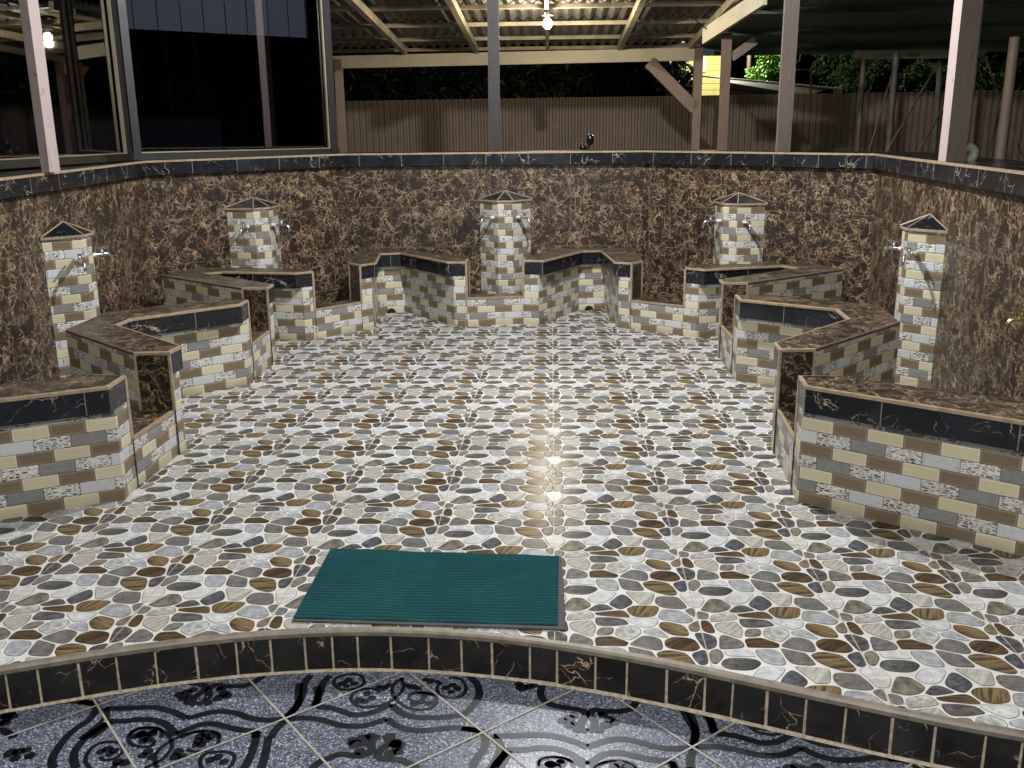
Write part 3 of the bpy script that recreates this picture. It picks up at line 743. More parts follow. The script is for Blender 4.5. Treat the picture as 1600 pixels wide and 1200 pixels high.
# ------------------------------------------------------------------ benches
ZT = .45
def bench(front, back, label, caps=(True, True), drain=None):
    """front: outline facing the room, walked left to right as seen in the room; back: the rest, walked back again"""
    P = list(front)+list(back); nf = len(front)
    if area(P) < 0: raise ValueError(label)
    n = len(P)                                # counter-clockwise
    root = empty('bench', (sum(p[0] for p in front)/nf, sum(p[1] for p in front)/nf, 0), label, 'bench', 'tiled benches around the washing floor')
    # edge k of P runs P[k]->P[k+1]; the first nf-1 face the room
    fe = set(range(nf-1)); capA = n-1; capB = nf-1
    ds = [0.0]*n
    for k in fe: ds[k] = .005 if (k == 0 or k == nf-2) else .038
    B = inset(P, ds)
    body = MB(); u = 0.0
    for k in range(n):
        if (k == capA and caps[0]) or (k == capB and caps[1]): u += math.dist(B[k], B[(k+1) % n]); continue
        u = body.wall(B[k], B[(k+1) % n], 0, .437, u)
    body.build('brick_base', M_brick, root)
    T = inset(P, [.012]*n)
    top = MB()
    top.face([(x, y, ZT) for x, y in T], [(x, y) for x, y in T])
    top.face([(x, y, .436) for x, y in P[::-1]])
    top.build('seat_top', M_top, root)
    tr = MB()
    for k in range(n):
        a, b = P[k], P[(k+1) % n]; c, d = T[(k+1) % n], T[k]
        mi_ = 0 if (k in fe or k in (capA, capB)) else 1
        tr.wall(a, b, .438, ZT-.001, m=mi_)
        tr.face([(*a, ZT-.001), (*b, ZT-.001), (*c, ZT+.001), (*d, ZT+.001)], None, mi_)
    for cap, on in ((capA, caps[0]), (capB, caps[1])):
        if not on: continue
        a, b = P[cap], P[(cap+1) % n]
        for q, s in ((a, 1), (b, -1)):
            l = math.dist(a, b); dx, dy = (b[0]-a[0])/l, (b[1]-a[1])/l
            lo = .0
            p0 = (q[0]+dx*s*.0, q[1]+dy*s*.0); p1 = (q[0]+dx*s*.010, q[1]+dy*s*.010)
            nx, ny = dy, -dx
            quad = [(p0[0]+nx*.004, p0[1]+ny*.004), (p1[0]+nx*.004, p1[1]+ny*.004), (p1[0]-nx*.010, p1[1]-ny*.010), (p0[0]-nx*.010, p0[1]-ny*.010)]
            tr.prism(quad, .2, .4375, closed_bottom=False)
    tr.build('seat_trim', [M_trim, M_trimdark], root)
    bd = MB(); u = random.uniform(0, 5)
    ds2 = [0.0]*n
    for k in fe: ds2[k] = .003
    D = inset(P, ds2)
    for k in sorted(fe):
        a, b = D[k], D[(k+1) % n]; u2 = bd.wall(a, b, .352, .438, u)
        c, d = B[(k+1) % n], B[k]
        bd.face([(*d, .352), (*c, .352), (*b, .352), (*a, .352)]); u = u2+.13
    bd.build('edge_band', M_band, root)
    for cap, on in ((capA, caps[0]), (capB, caps[1])):
        if not on: continue
        cp = MB(); cp.wall(P[cap], P[(cap+1) % n], 0, .438, random.uniform(0, 3)); cp.build('end_panel', M_cap, root)
    if drain:
        a, b, t = drain
        dm = MB(); c = lerp(front[a], front[b], t); dx, dy = front[b][0]-front[a][0], front[b][1]-front[a][1]; l = math.hypot(dx, dy); dx /= l; dy /= l
        # front walked left to right: room lies on the right-hand side
        nx, ny = dy, -dx
        c = (c[0]-nx*.0225, c[1]-ny*.0225)
        pts = [(c[0]+dx*.034*math.cos(t2), c[1]+dy*.034*math.cos(t2), .0022+.034*math.sin(t2)) for t2 in [k*math.pi/10 for k in range(11)]]
        dm.face(pts, None)
        dm.build('drain_hole', M_dark, root)
    return root

b1 = bench([(-2.30, 2.30), (-2.28, 2.880), (-1.59, 3.264), (-1.597, 3.429)], [(-1.746, 3.449), (-2.003, 3.30), (-2.46, 3.03), (-2.44, 2.30)],
      'front left tiled bench with black edge, cut off by the left side of the photo', (False, True))
b2 = bench([(-1.579, 3.811), (-1.573, 3.931), (-2.057, 4.388), (-2.047, 4.529), (-1.63, 4.924), (-1.634, 5.059)], [(-1.796, 5.082), (-2.253, 4.735), (-2.25, 4.271), (-1.728, 3.80)],
      'notched tiled bench standing in front of the leftmost tap column')
b3 = bench([(-1.64, 5.442), (-1.642, 5.582), (-2.218, 6.036), (-2.13, 6.10), (-1.632, 6.03), (-1.535, 6.11)], [(-1.644, 6.215), (-2.36, 6.33), (-2.472, 5.961), (-1.795, 5.446)],
      'notched tiled bench in the left back corner before the second tap column')
b4 = bench([(-1.286, 6.385), (-1.191, 6.497), (-1.245, 6.985), (-1.11, 7.02), (-.713, 6.515), (-.578, 6.517)], [(-.576, 6.70), (-1.05, 7.205), (-1.45, 7.19), (-1.384, 6.483)],
      'notched tiled bench at the back wall, left of the middle tap column', drain=(2, 3, .42))
b5 = bench([(-.195, 6.585), (-.049, 6.552), (.234, 7.07), (.36, 7.095), (.420, 6.475), (.537, 6.413)], [(.62, 6.515), (.61, 7.27), (.07, 7.25), (-.19, 6.75)],
      'notched tiled bench at the back wall, right of the middle tap column', drain=(2, 3, .42))
b6 = bench([(.859, 6.192), (.972, 6.102), (1.494, 6.258), (1.57, 6.15), (.995, 5.70), (.989, 5.561)], [(1.139, 5.557), (1.837, 6.09), (1.74, 6.36), (.95, 6.33)],
      'notched tiled bench in the right back corner before the fourth tap column')
b7 = bench([(.990, 5.166), (.988, 5.008), (1.405, 4.728), (1.389, 4.483), (.934, 3.975), (.928, 3.843)], [(1.078, 3.854), (1.607, 4.404), (1.651, 4.864), (1.13, 5.175)],
      'notched tiled bench standing in front of the rightmost tap column')
b8 = bench([(.901, 3.427), (.888, 3.275), (1.66, 2.694), (1.66, 2.3)], [(1.77, 2.3), (1.80, 2.86), (1.446, 3.153), (1.04, 3.42)],
      'front right tiled bench with black edge, cut off by the right side of the photo', (True, False))

def low_wall(a, b, label, depth=.13):
    """a -> b walked left to right, room on the right-hand side; closes the gap between two benches"""
    l = math.dist(a, b); dx, dy = (b[0]-a[0])/l, (b[1]-a[1])/l; nx, ny = dy, -dx
    f = .007; a, b = (a[0]-dx*.014, a[1]-dy*.014), (b[0]+dx*.014, b[1]+dy*.014)
    P = [(a[0]-nx*f, a[1]-ny*f), (b[0]-nx*f, b[1]-ny*f), (b[0]-nx*depth, b[1]-ny*depth), (a[0]-nx*depth, a[1]-ny*depth)]
    root = empty('low_wall', (*lerp(a, b, .5), 0), label, 'low wall', 'low brick walls between the benches')
    m = MB(); u = m.wall(P[0], P[1], 0, .19, random.choice([0, .03, .06])); m.wall(P[2], P[3], 0, .19)
    m.build('brick_face', M_brick, root)
    t = MB(); q = .010
    i = [(P[0][0]-nx*q, P[0][1]-ny*q), (P[1][0]-nx*q, P[1][1]-ny*q)]
    t.face([(*i[0], .2), (*i[1], .2), (*P[2], .2), (*P[3], .2)], [(*i[0],), (*i[1],), P[2], P[3]])
    t.build('top_slab', M_top, root)
    r = MB(); g = .003
    e0, e1 = (P[0][0]+nx*g, P[0][1]+ny*g), (P[1][0]+nx*g, P[1][1]+ny*g)
    r.wall(e0, e1, .188, .2005); r.face([(*e0, .2005), (*e1, .2005), (*i[1], .2005), (*i[0], .2005)]); r.face([(*P[0], .188), (*P[1], .188), (*e1, .188), (*e0, .188)])
    r.build('top_trim', M_trim, root)
low_wall((-1.597, 3.429), (-1.579, 3.811), 'low brick wall between the front left bench and the leftmost notched bench')
low_wall((-1.634, 5.059), (-1.64, 5.442), 'low brick wall on the left side between the two notched side benches')
low_wall((-1.535, 6.11), (-1.286, 6.385), 'low brick wall at the left back corner, set at a slant')
low_wall((-.578, 6.517), (-.195, 6.585), 'low brick wall at the foot of the middle tap column')
low_wall((.537, 6.413), (.859, 6.192), 'low brick wall at the right back corner, set at a slant')
low_wall((.989, 5.561), (.990, 5.166), 'low brick wall on the right side between the two notched side benches')
low_wall((.928, 3.843), (.901, 3.427), 'low brick wall between the front right bench and the rightmost notched bench')

# ------------------------------------------------------------------ tap columns
def tap_mesh(parent, base, d, name='tap', metal=None, label=None, lever=1.0):
    metal = metal or M_chrome
    d = Vector((d[0], d[1], 0)).normalized(); b = Vector(base); U = Vector((0, 0, 1))
    m = MB()
    m.tube([b-d*.012, b+d*.034], .0125, 12, 0)
    o = m.build(name, [M_pvc if metal is M_chrome else metal], parent, True)
    if label: o['label'] = label
    m = MB()
    m.tube([b+d*.034, b+d*.048, b+d*.050, b+d*.075, b+d*.098, b+d*.112-U*.006, b+d*.121-U*.020, b+d*.124-U*.034, b+d*.124-U*.048], [.011, .011, .0085, .0095, .0085, .0085, .008, .0075, .0075], 12)
    m.tube([b+d*.072, b+d*.072+U*.022, b+d*.072+U*.030], [.0105, .0095, .007], 12)
    m.build('spout', metal, o, True)
    m = MB()
    t = b+d*.072+U*.034
    m.tube([t-U*.006, t+U*.004], [.012, .011], 12)
    m.bar(t-d*.022+U*.002, t+d*.040*lever+U*.007, .010, .005)
    m.build('handle', metal, o, True)
    return o
def column(c, t, label, taps):
    """c: middle on the wall face; t: unit tangent (left to right seen from the room)"""
    nx, ny = t[1], -t[0]                                   # towards the room
    f = lambda s, d: (c[0]+t[0]*s+nx*d, c[1]+t[1]*s+ny*d)
    prof = [f(-.192, -.004), f(-.055, .142), f(.055, .142), f(.192, -.004)]
    root = empty('tap_column', (*f(0, .07), 0), label, 'tap column', 'tap columns on the marble wall')
    m = MB(); H = .806
    u = 0.012
    for i in range(3): u = m.wall(prof[i], prof[i+1], 0, H, round(u/.049)*.049+.02)
    m.build('brick_shaft', M_brick_col, root)
    e = [f(-.205, -.002), f(-.060, .154), f(.060, .154), f(.205, -.002)]
    apex = f(0, .028); ap = (*apex, H+.075)
    m = MB()
    for i in range(3):
        a, b = e[i], e[i+1]; l = math.dist(a, b)
        m.face([(*a, H+.012), (*b, H+.012), ap], [(i*2, 0), (i*2+l, 0), (i*2+l/2, .18)])
    m.face([(*e[3], H+.012), (*f(0, -.002), H+.06), ap]); m.face([ap, (*f(0, -.002), H+.06), (*e[0], H+.012)])
    m.build('roof_cap', M_roofcap, root)
    m = MB()
    for i in range(3):
        m.wall(e[i], e[i+1], H-.002, H+.012); m.face([(*prof[i], H-.002), (*prof[i+1], H-.002), (*e[i+1], H-.002), (*e[i], H-.002)])
    for q in e:
        m.tube([Vector((*q, H+.012)), Vector(ap)], .0038, 6)
    m.build('cap_trim', M_trim, root)
    for side in taps:
        a, b = (prof[0], prof[1]) if side < 0 else (prof[3], prof[2])
        p = lerp(a, b, .76); dx, dy = prof[1][0]-prof[0][0], prof[1][1]-prof[0][1]
        if side > 0: dx, dy = prof[3][0]-prof[2][0], prof[3][1]-prof[2][1]
        l = math.hypot(dx, dy); d = (dy/l, -dx/l)
        tap_mesh(root, (p[0], p[1], .690), d)
    return root
def tang(a, b): l = math.dist(a, b); return ((b[0]-a[0])/l, (b[1]-a[1])/l)
column((-2.588, 4.98), tang(W[1], W[2]), 'brick tap column on the left side wall, leftmost of the five', (-1, 1))
column(lerp(W[2], W[3], .50), tang(W[2], W[3]), 'brick tap column on the left slanting back wall', (-1, 1))
column((-.343, 7.248), tang(W[3], W[4]), 'brick tap column in the middle of the back wall, above a low wall', (-1, 1))
column(lerp(W[4], W[5], .46), tang(W[4], W[5]), 'brick tap column on the right slanting back wall', (-1, 1))
column((1.971, 5.055), tang(W[5], W[6]), 'brick tap column on the right side wall, rightmost of the five', (-1, 1))
wp = lerp(W[6], W[7], (4.852-3.70)/(4.852-2.2)); wt = tang(W[6], W[7])
tap_mesh(wall, (wp[0]+.0, wp[1], .60), (wt[1], -wt[0]), 'tap', M_brass, 'polished brass tap')

# ------------------------------------------------------------------ doormat
MP = [gp(517, 857, .012), gp(873, 867, .012), gp(872, 976, .012), gp(458, 965, .012)]
mat = empty('doormat', (-.35, 2.62, 0), 'teal ribbed doormat with grey rubber edge lying on the pebble tiles', 'doormat')
A, B, C, D = [np.array(q) for q in MP]          # back-left, back-right, front-right, front-left
m = MB(); nr = 26; pr = []
nx_ = 24
def mp(s, t):   # s across, t front->back
    wob = .003*math.sin(s*5+1)+.002*math.sin(s*11)
    q = (D*(1-s)+C*s)*(1-t)+(A*(1-s)+B*s)*t
    return (q[0], q[1]+wob*(.3+t))
rows = []
for k in range(nr*6+1):
    t = k/(nr*6); z = .0080+.0070*abs(math.sin(t*math.pi*nr))**1.3
    rows.append([(*mp(i/nx_, t), z+.0012*math.sin(i*.9+t*9)) for i in range(nx_+1)])
for k in range(nr*6):
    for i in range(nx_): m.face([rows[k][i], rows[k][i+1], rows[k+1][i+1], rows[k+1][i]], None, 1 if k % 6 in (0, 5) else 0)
m.build('carpet', [M_carpet, simple('dark_carpet_groove', (.003, .024, .027), .95, 0, .4, 60)], mat)  # dark backing in the grooves, with the ribs' shade in its colour
m = MB()
ex = [mp(-.004, -.02), mp(1.028, -.035), mp(1.022, .55), mp(1.010, 1.004), mp(.5, 1.006), mp(-.004, 1.004)]
m.prism(ex, .0030, .0080)
m.build('rubber_backing', M_rubber, mat, bevel=.002)

# ------------------------------------------------------------------ small floor drain
m = MB(); c = gp(595, 528); m.tube([(c[0], c[1], .003), (c[0], c[1], .0046)], .016, 14)
dr = m.build('floor_drain', M_dark); tag(dr, 'small round black drain in the pebble floor near the back left notch', 'drain')

# ------------------------------------------------------------------ posts on the ledge
def post(p, z0, z1, w, d, ang, mats, label, name='post', lean=(0, 0), group=None):
    m = MB(); rot = Matrix.Rotation(ang, 3, 'Z')
    n = 10; random.seed(int(p[0]*1000))
    L = z1-z0
    cs = [Vector((sx*w/2, sy*d/2, 0)) for sx, sy in ((-1, -1), (1, -1), (1, 1), (-1, 1))]
    rg = []
    for k in range(n+1):
        t = k/n; j = [random.uniform(-.0012, .0012) for _ in range(8)]
        rg.append([rot @ (cs[i]+Vector((j[i], j[4+i], 0)))+Vector((lean[0]*t, lean[1]*t, L*t)) for i in range(4)])
    for k in range(n):
        for i in range(4):
            q = (i+1) % 4; m.face([rg[k][i], rg[k][q], rg[k+1][q], rg[k+1][i]], [(i*.1, k*L/n), (i*.1+.1, k*L/n), (i*.1+.1, (k+1)*L/n), (i*.1, (k+1)*L/n)], i % len(mats))
    m.face(rg[-1]); m.face(rg[0][::-1])
    o = m.build(name, mats); o.location = (p[0], p[1], z0)
    tag(o, label, 'post', group); return o
pr_ = gp(1475, 249, 1.152)
post((2.012, 5.03), 1.147, 3.05, .098, .085, R(4), [M_postdark, M_post, M_postdark, M_post], 'thick weathered timber post on the ledge at the right, lamplight painted into its left side')  # paler left side and darker front put lamplight and shade in the timber
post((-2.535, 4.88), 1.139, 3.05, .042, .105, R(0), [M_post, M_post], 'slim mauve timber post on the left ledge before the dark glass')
p3 = aty(773.5, 236, 7.42); post((p3.x, 7.42), 1.158, 3.05, .085, .085, R(2), [M_postshade], 'mauve timber post at the back ledge, above the middle tap column')
p4 = aty(1222, 234, 6.72); post((p4.x+.012, 6.75), 1.155, 3.05, .092, .092, R(-8), [M_postmid, M_postmid, M_postmid, M_postdark], 'grey-brown timber post on the right slanting ledge with a paler left edge')  # paler timber on the left side paints in the light falling there
# white pipe behind the right-hand post and its elbow on the ledge
pipe = MB(); px_, py_ = 2.085, 5.06
pipe.tube([(px_, py_, 3.0), (px_, py_, 1.235), (px_+.003, py_-.002, 1.205)], .0135, 12)
po = pipe.build('drain_pipe', M_postdark, None, True); tag(po, 'thin pipe strapped down the right side of the thick post', 'pipe')
m = MB(); pts = []
for k in range(9):
    a = math.pi*k/8*1.05; pts.append((px_+.022+.034*math.sin(a)*1.0-.02, py_-.03, 1.182+.034*math.cos(a)))
m.tube(pts, .021, 14)
m.tube([(px_-.06, py_-.03, 1.150), (px_+.005, py_-.03, 1.150)], .0045, 8)
eo = m.build('pipe_elbow', M_elbow, None, True); tag(eo, 'pale green plastic pipe elbow on the ledge beside the thick post', 'pipe')

# ------------------------------------------------------------------ dark glass pavilion on the left ledge
gpv = empty('glass_pavilion', (-2.9, 5.5, 1.15), 'dark tinted window wall with black frames above the left ledge', 'building')
GL = offline([(-2.47, 2.2), (-2.57, 4.5), (-2.65, 6.25), (-1.53, 7.2)], .085)
GL[1] = (-2.945, 4.5); GL[0] = (-3.22, 2.2)
fr = MB(); gl = MB(); al = MB(); fa = MB()
zb, zt = 1.152, 3.1
def mull(p, ang, w=.055, d=.07, edge=None):
    rot = Matrix.Rotation(ang, 3, 'Z'); fr.box((p[0], p[1], (zb+zt)/2), (w, d, zt-zb), rot)
    if edge:
        q = rot @ Vector((edge*(w/2+.008), -.02, 0)); al.box((p[0]+q.x, p[1]+q.y, (zb+zt)/2), (.012, .020, zt-zb), rot)
segs = [(0, 1), (1, 2), (2, 3)]
for a, b in segs:
    p, q = GL[a], GL[b]; l = math.dist(p, q); ang = math.atan2(q[1]-p[1], q[0]-p[0]); rot = Matrix.Rotation(ang, 3, 'Z')
    c = lerp(p, q, .5)
    fr.box((*c, zb+.022), (l, .075, .044), rot); fr.box((*c, zt-.03), (l, .07, .06), rot)
    al.box((*lerp(p, q, .5), zb+.047), (l*.97, .05, .006), rot)
    gl.face([(*p, zb+.04), (*q, zb+.04), (*q, zt-.05), (*p, zt-.05)])
ang1 = math.atan2(GL[2][1]-GL[1][1], GL[2][0]-GL[1][0]); ang2 = math.atan2(GL[3][1]-GL[2][1], GL[3][0]-GL[2][0])
mull(lerp(GL[1], GL[2], .18), ang1, .075, .085, 1)
mull(lerp(GL[2], GL[1], .025), ang1, .04, .085, -1); mull(lerp(GL[2], GL[3], .03), ang2, .05, .085, None)
mull(lerp(GL[3], GL[2], .03), ang2, .05, .085, -1); mull(lerp(GL[0], GL[1], .3), ang1, .06, .08, 1)
fr.build('frame', M_frame, gpv); al.build('metal_edge', M_alu, gpv); gl.build('window_pane', M_glass, gpv)
# pale board panel hanging inside behind the upper glass
ib = offline([GL[2], GL[3]], .25)
nb = 9
for k in range(nb):
    a, b = lerp(ib[0], ib[1], .03+k*.94/nb), lerp(ib[0], ib[1], .03+(k+1)*.94/nb-.004)
    z = 1.985
    fa.face([(*a, z), (*b, z), (*b, 3.05), (*a, 3.05)])
fa.build('ceiling_board', M_fascia, gpv)
rm = MB(); bk = offline([GL[0], GL[1], GL[2], GL[3]], 2.2)
for i in range(3): rm.wall(bk[i], bk[i+1], 0, 3.1)
rm.wall(GL[3], bk[3], 0, 3.1); rm.wall(bk[0], GL[0], 0, 3.1)
for i in range(3):
    rm.face([(*GL[i], 3.09), (*GL[i+1], 3.09), (*bk[i+1], 3.09), (*bk[i], 3.09)]); rm.face([(*GL[i], .2), (*GL[i+1], .2), (*bk[i+1], .2), (*bk[i], .2)])
rm.build('inner_wall', M_room, gpv)

# ------------------------------------------------------------------ carport beyond the back wall
YE = 11.0
bl, br_ = aty(527, 96, YE+.25), aty(1083, 84.5, YE)
SL = .068
cpt = empty('carport', (0, YE, 0), 'timber carport with corrugated iron roof and a cream beam beyond the back wall', 'carport')
ZB = bl.z-.012; ZB2 = br_.z+.0
def zroof(y): return ZB2+.115+SL*(YE-y)
m = MB(); m.bar((bl.x-.35, YE+.25, ZB), (br_.x+.02, YE, ZB2), .05, .135); m.build('beam', M_cream, cpt, bevel=.004)
m = MB(); lx, rx, y0, y1 = bl.x-.9, br_.x+.16, 7.95, YE+.45
nc = int((rx-lx)/.0253); pr = []
for i in range(nc+1):
    x = lx+i*(rx-lx)/nc; pr.append((x, .010*math.cos(i*math.pi/1.5)))
pr = []
nn = int((rx-lx)/.105)*6
for i in range(nn+1):
    x = lx+i*(rx-lx)/nn; pr.append((x, .017*math.cos(i/6*2*math.pi)))
ny = [y0, 9.0, 9.8, 10.5, y1]
for j in range(len(ny)-1):
    for i in range(nn):
        (xa, da), (xb, db) = pr[i], pr[i+1]; ya, yb = ny[j], ny[j+1]
        oz = .06 + (.006 if j % 2 else 0)
        m.face([(xa, ya, zroof(ya)+da+oz), (xa, yb, zroof(yb)+da+oz), (xb, yb, zroof(yb)+db+oz), (xb, ya, zroof(ya)+db+oz)])
sh = m.build('roof_sheet', M_zinc, cpt, True)
k_ = ZB2+.115+.02+SL*YE; PY_ = [8.3]
for py in (14, 41, 63, 79):
    d_ = ray(600, py); PY_.append(float((k_-CAM[2])/(d_[2]+SL*d_[1])*d_[1]))
for y in PY_:
    m = MB(); m.bar((lx+.02, y, zroof(y)+.022), (rx-.02, y, zroof(y)+.022), .04, .036); m.build('purlin', M_purlin, cpt)
def xat(px, py): # where that pixel's sight line meets the rafter plane
    d = ray(px, py); t = (zroof(YE)-.02+SL*YE-SL*0-CAM[2]-SL*0)/1 if False else None
    # z = zr0 - SL*y
    k = ZB2+.115-.02+SL*YE
    t = (k-CAM[2])/(d[2]+SL*d[1]); q = CAM+t*d; return q
for (a, b) in (((561, 4), (634, 82)), ((713, 10), (744, 80)), ((996, 6), (969, 76)), ((1142, 2), (1078, 72))):
    q = (xat(*a)+xat(*b))/2; xx = q[0]
    m = MB(); m.bar((xx, y0+.1, zroof(y0+.1)-.03), (xx, YE+.1, zroof(YE+.1)-.03), .05, .07); m.build('rafter', M_purlin, cpt)
for (px, wpx, zt_, yy) in ((534, 11, bl.z+.02, YE+.22), (1087, 12, br_.z+.07, YE-.02)):
    q = aty(px, 200, yy); m = MB(); m.box((q.x, yy, (zt_-.1)/2), (wpx/F*YE*1.03, .09, zt_+.1)); m.build('post', M_post2, cpt, bevel=.004)
a, b = aty(1014, 97, YE-.04), aty(1086, 170, YE-.04)
m = MB(); m.bar(a, b, .125, .05, (0, 1, 0)); m.build('brace', M_post2, cpt)
# king strut behind the lamp
kx = aty(856, 40, 9.9)
q = xat(855.5, 76); m = MB(); m.bar((q[0], y0+.1, zroof(y0+.1)-.0), (q[0], YE, zroof(YE)-.0), .03, .05); m.build('lamp_batten', M_purlin, cpt)

# bulb hanging under the batten
YB = 8.9; lb_ = aty(855.5, 37, YB)
lamp = empty('bulb_lamp', (lb_.x, YB, lb_.z), 'glowing warm bulb in a white holder hanging under the carport roof', 'lamp')
m = MB(); m.tube([(lb_.x, YB, lb_.z+.035), (lb_.x, YB, lb_.z+.075), (lb_.x, YB, lb_.z+.08)], [.02, .022, .012], 12); m.tube([(lb_.x, YB, lb_.z+.078), (lb_.x, YB, zroof(YB)+.02)], .016, 8)
m.tube([(lb_.x, YB, lb_.z+.066), (lb_.x, YB, lb_.z+.073)], [.052, .046], 16); m.build('holder', M_white, lamp, True)
m = MB(); m.ball((lb_.x, YB, lb_.z), (.040, .040, .046), 14); m.build('bulb', glow_mat('warm_bulb_glow', (1.0, .84, .5), 45), lamp, True)

# ------------------------------------------------------------------ fence
YF = 14.0
m = MB(); zf0 = aty(800, 154, YF).z; zL = aty(540, 158, YF).z
x = -9.0; pitch = .088; n = int(24/pitch)*8; prev = None
for i in range(n+1):
    xx = -9+i*24/n; s = math.cos(i/8*2*math.pi); yy = YF+.022*max(-.75, min(.75, s*1.3))
    zt_ = 1.722+.004*(xx); 
    cur = (xx, yy, zt_)
    if prev: m.face([(prev[0], prev[1], -.1), (xx, yy, -.1), (xx, yy, zt_), (prev[0], prev[1], prev[2])])
    prev = cur
fen = m.build('fence', M_fence, None, True); tag(fen, 'brown corrugated metal fence across the back of the yard', 'fence')

# ------------------------------------------------------------------ right-hand shelter: free posts, dark roof, barge board
q = aty(1132, 150, 9.0)
bp_ = post((q.x, 9.0), -.1, aty(1132, 52, 9.0).z, .088, .088, R(-12), [M_postbrown, M_postbrown, M_postbrown, M_post2], 'brown timber post behind the right back ledge with a short bracket on top', group=None)  # lit left side is painted in as a paler brown
m = MB(); a, b = aty(1142, 90, 9.02), aty(1180, 63, 9.02); m.bar(a-Vector(bp_.location), b-Vector(bp_.location), .075, .045, (0, 1, 0)); m.build('brace', M_post2).parent = bp_
m = MB(); a, b = aty(1122, 56, 9.0), aty(1135, 55.5, 9.0); m.bar(a-Vector(bp_.location), b-Vector(bp_.location), .05, .035); m.build('bracket', M_post2).parent = bp_
dk = empty('dark_roof', (6, 11, 2.4), 'large dark green metal roof in shadow at the upper right', 'roof')
m = MB(); ez = aty(1400, 66, 13.0).z; ex0 = aty(1180, 66, 13.0).x
k = 0; xx = 1.75
zz = lambda y: ez+.035*(13.0-y)
while xx < 11:
    a, b = xx, xx+.19
    m.face([(a, 7.2, zz(7.2)), (a, 13.1, zz(13.1)), (b, 13.1, zz(13.1)), (b, 7.2, zz(7.2))])
    m.face([(b, 7.2, zz(7.2)), (b, 13.1, zz(13.1)), (b+.012, 13.1, zz(13.1)+.022), (b+.012, 7.2, zz(7.2)+.022)])
    m.face([(b+.012, 7.2, zz(7.2)+.022), (b+.012, 13.1, zz(13.1)+.022), (b+.03, 13.1, zz(13.1)), (b+.03, 7.2, zz(7.2))])
    xx += .22
m.build('roof_sheet', M_green, dk)
m = MB(); m.box((6.3, 13.1, ez-.045), (9.4, .06, .16)); m.build('eave_beam', M_green, dk)
for y in (8.4, 9.9, 11.5):
    m = MB(); m.box((6.3, y, zz(y)-.04), (9.2, .05, .06)); m.build('purlin', M_green, dk)
bb = MB(); a, b = aty(1100, 57, 9.2), aty(1196, -7, 7.9)
bb.bar(a, b, .03, .135, (0, .2, 1)); bo = bb.build('barge_board', M_cream); tag(bo, 'sloping cream barge board at the end of the carport roof', 'board')
m = MB(); a2, b2 = aty(1073, 0, 9.0), aty(1118, 52, 9.2)
m.tube([aty(1062, 0, 9.0), aty(1070, 10, 9.0), aty(1078, 22, 9.0), aty(1092, 36, 9.1), aty(1105, 46, 9.1), aty(1118, 53, 9.15)], .006, 6)
wo = m.build('loose_wire', M_frame, None, True); tag(wo, 'thin loose wire sagging under the carport roof end', 'wire')

# poles, rail and leaning rods of the frame on the right
def pole(px, pyt, pyb, Y, r, label, mat_=None, name='pole'):
    a = aty(px[0], pyt, Y); b = aty(px[1], pyb, Y); t = (b.z+.1)/(a.z-b.z)
    f = Vector((b.x+(b.x-a.x)*t*0, Y, -.1)); m = MB(); m.tube([Vector((f.x, Y, -.1)), Vector((a.x, Y, a.z))], r, 10)
    o = m.build(name, mat_ or M_pole, None, True); tag(o, label, 'pole', None); return o
pole((1350, 1341), 90, 236, 11.5, .030, 'grey pole under the left end of the dark rail, right of the ledge corner')
pole((1401, 1388), 82, 237, 11.2, .036, 'grey pole under the dark rail, second from the rail end')
pole((1470, 1462), 95, 238, 11.8, .030, 'grey pole just left of the thick lit post')
pole((1586, 1562), 58, 250, 9.0, .045, 'thick grey pole at the far right behind the ledge', M_post2)
m = MB(); a, b = aty(1334, 86, 11.5), aty(1540, 84, 11.2); m.bar(a, b, .06, .09); ro = m.build('rail', M_pole); tag(ro, 'dark horizontal rail carried by the poles at the right', 'rail')
for pts, lab in ((((1397, 105), (1358, 236)), 'thin rod leaning against the second pole'), (((1468, 95), (1392, 226)), 'long thin rod leaning right, with a bright upper end'), (((1478, 160), (1436, 236)), 'short thin rod leaning behind the thick post'), (((1538, 85), (1562, 150)), 'thin stay rod right of the thick post')):
    a, b = aty(*pts[0], 11.0), aty(*pts[1], 11.0-.8); m = MB(); dv = (b-a); e = b+dv*(max(0, b.z+.1)/-dv.z)
    m.tube([e, a], .009, 6); o = m.build('rod', M_pole, None, True); tag(o, lab, 'rod')

# ------------------------------------------------------------------ beyond the fence: house, shed, pipe, plants
YH = 19.0
hs = empty('house', (2.5, YH, 0), 'yellow weatherboard house with white corner trim behind the fence', 'house')
hl, hr = aty(1064, 120, YH).x, aty(1127, 120, YH).x
m = MB(); z = -.1
while z < 3.1:
    m.face([(hl, YH-.018, z), (hr, YH-.018, z), (hr, YH, z+.115), (hl, YH, z+.115)]); m.face([(hl, YH, z), (hr, YH, z), (hr, YH-.018, z), (hl, YH-.018, z)]); z += .115
m.wall((hr, YH), (hr, YH+4), -.1, 3.1)
m.build('weatherboard_wall', M_yellow, hs)
m = MB(); m.box((hr+.045, YH-.02, 1.5), (.10, .06, 3.2)); m.build('corner_trim', M_white, hs)
m = MB(); a = aty(1100, 99, YH-.15).z; m.box(((hl+hr)/2, YH-.12, 3.15), (hr-hl+.4, .5, .1)); m.build('eave', M_white, hs)
m = MB(); wx = aty(1096, 100, YH).x; m.box((wx, YH-.03, aty(1096, 98, YH).z), (.16, .05, .34)); m.build('window', M_white, hs)
m = MB(); a, b = aty(1080, 117.5, 16.5), aty(1316, 139, 16.0); m.tube([a, b], .014, 10); po = m.build('pale_pipe', M_elbow, None, True); tag(po, 'long pale pipe sloping above the fence before the bush', 'pipe')
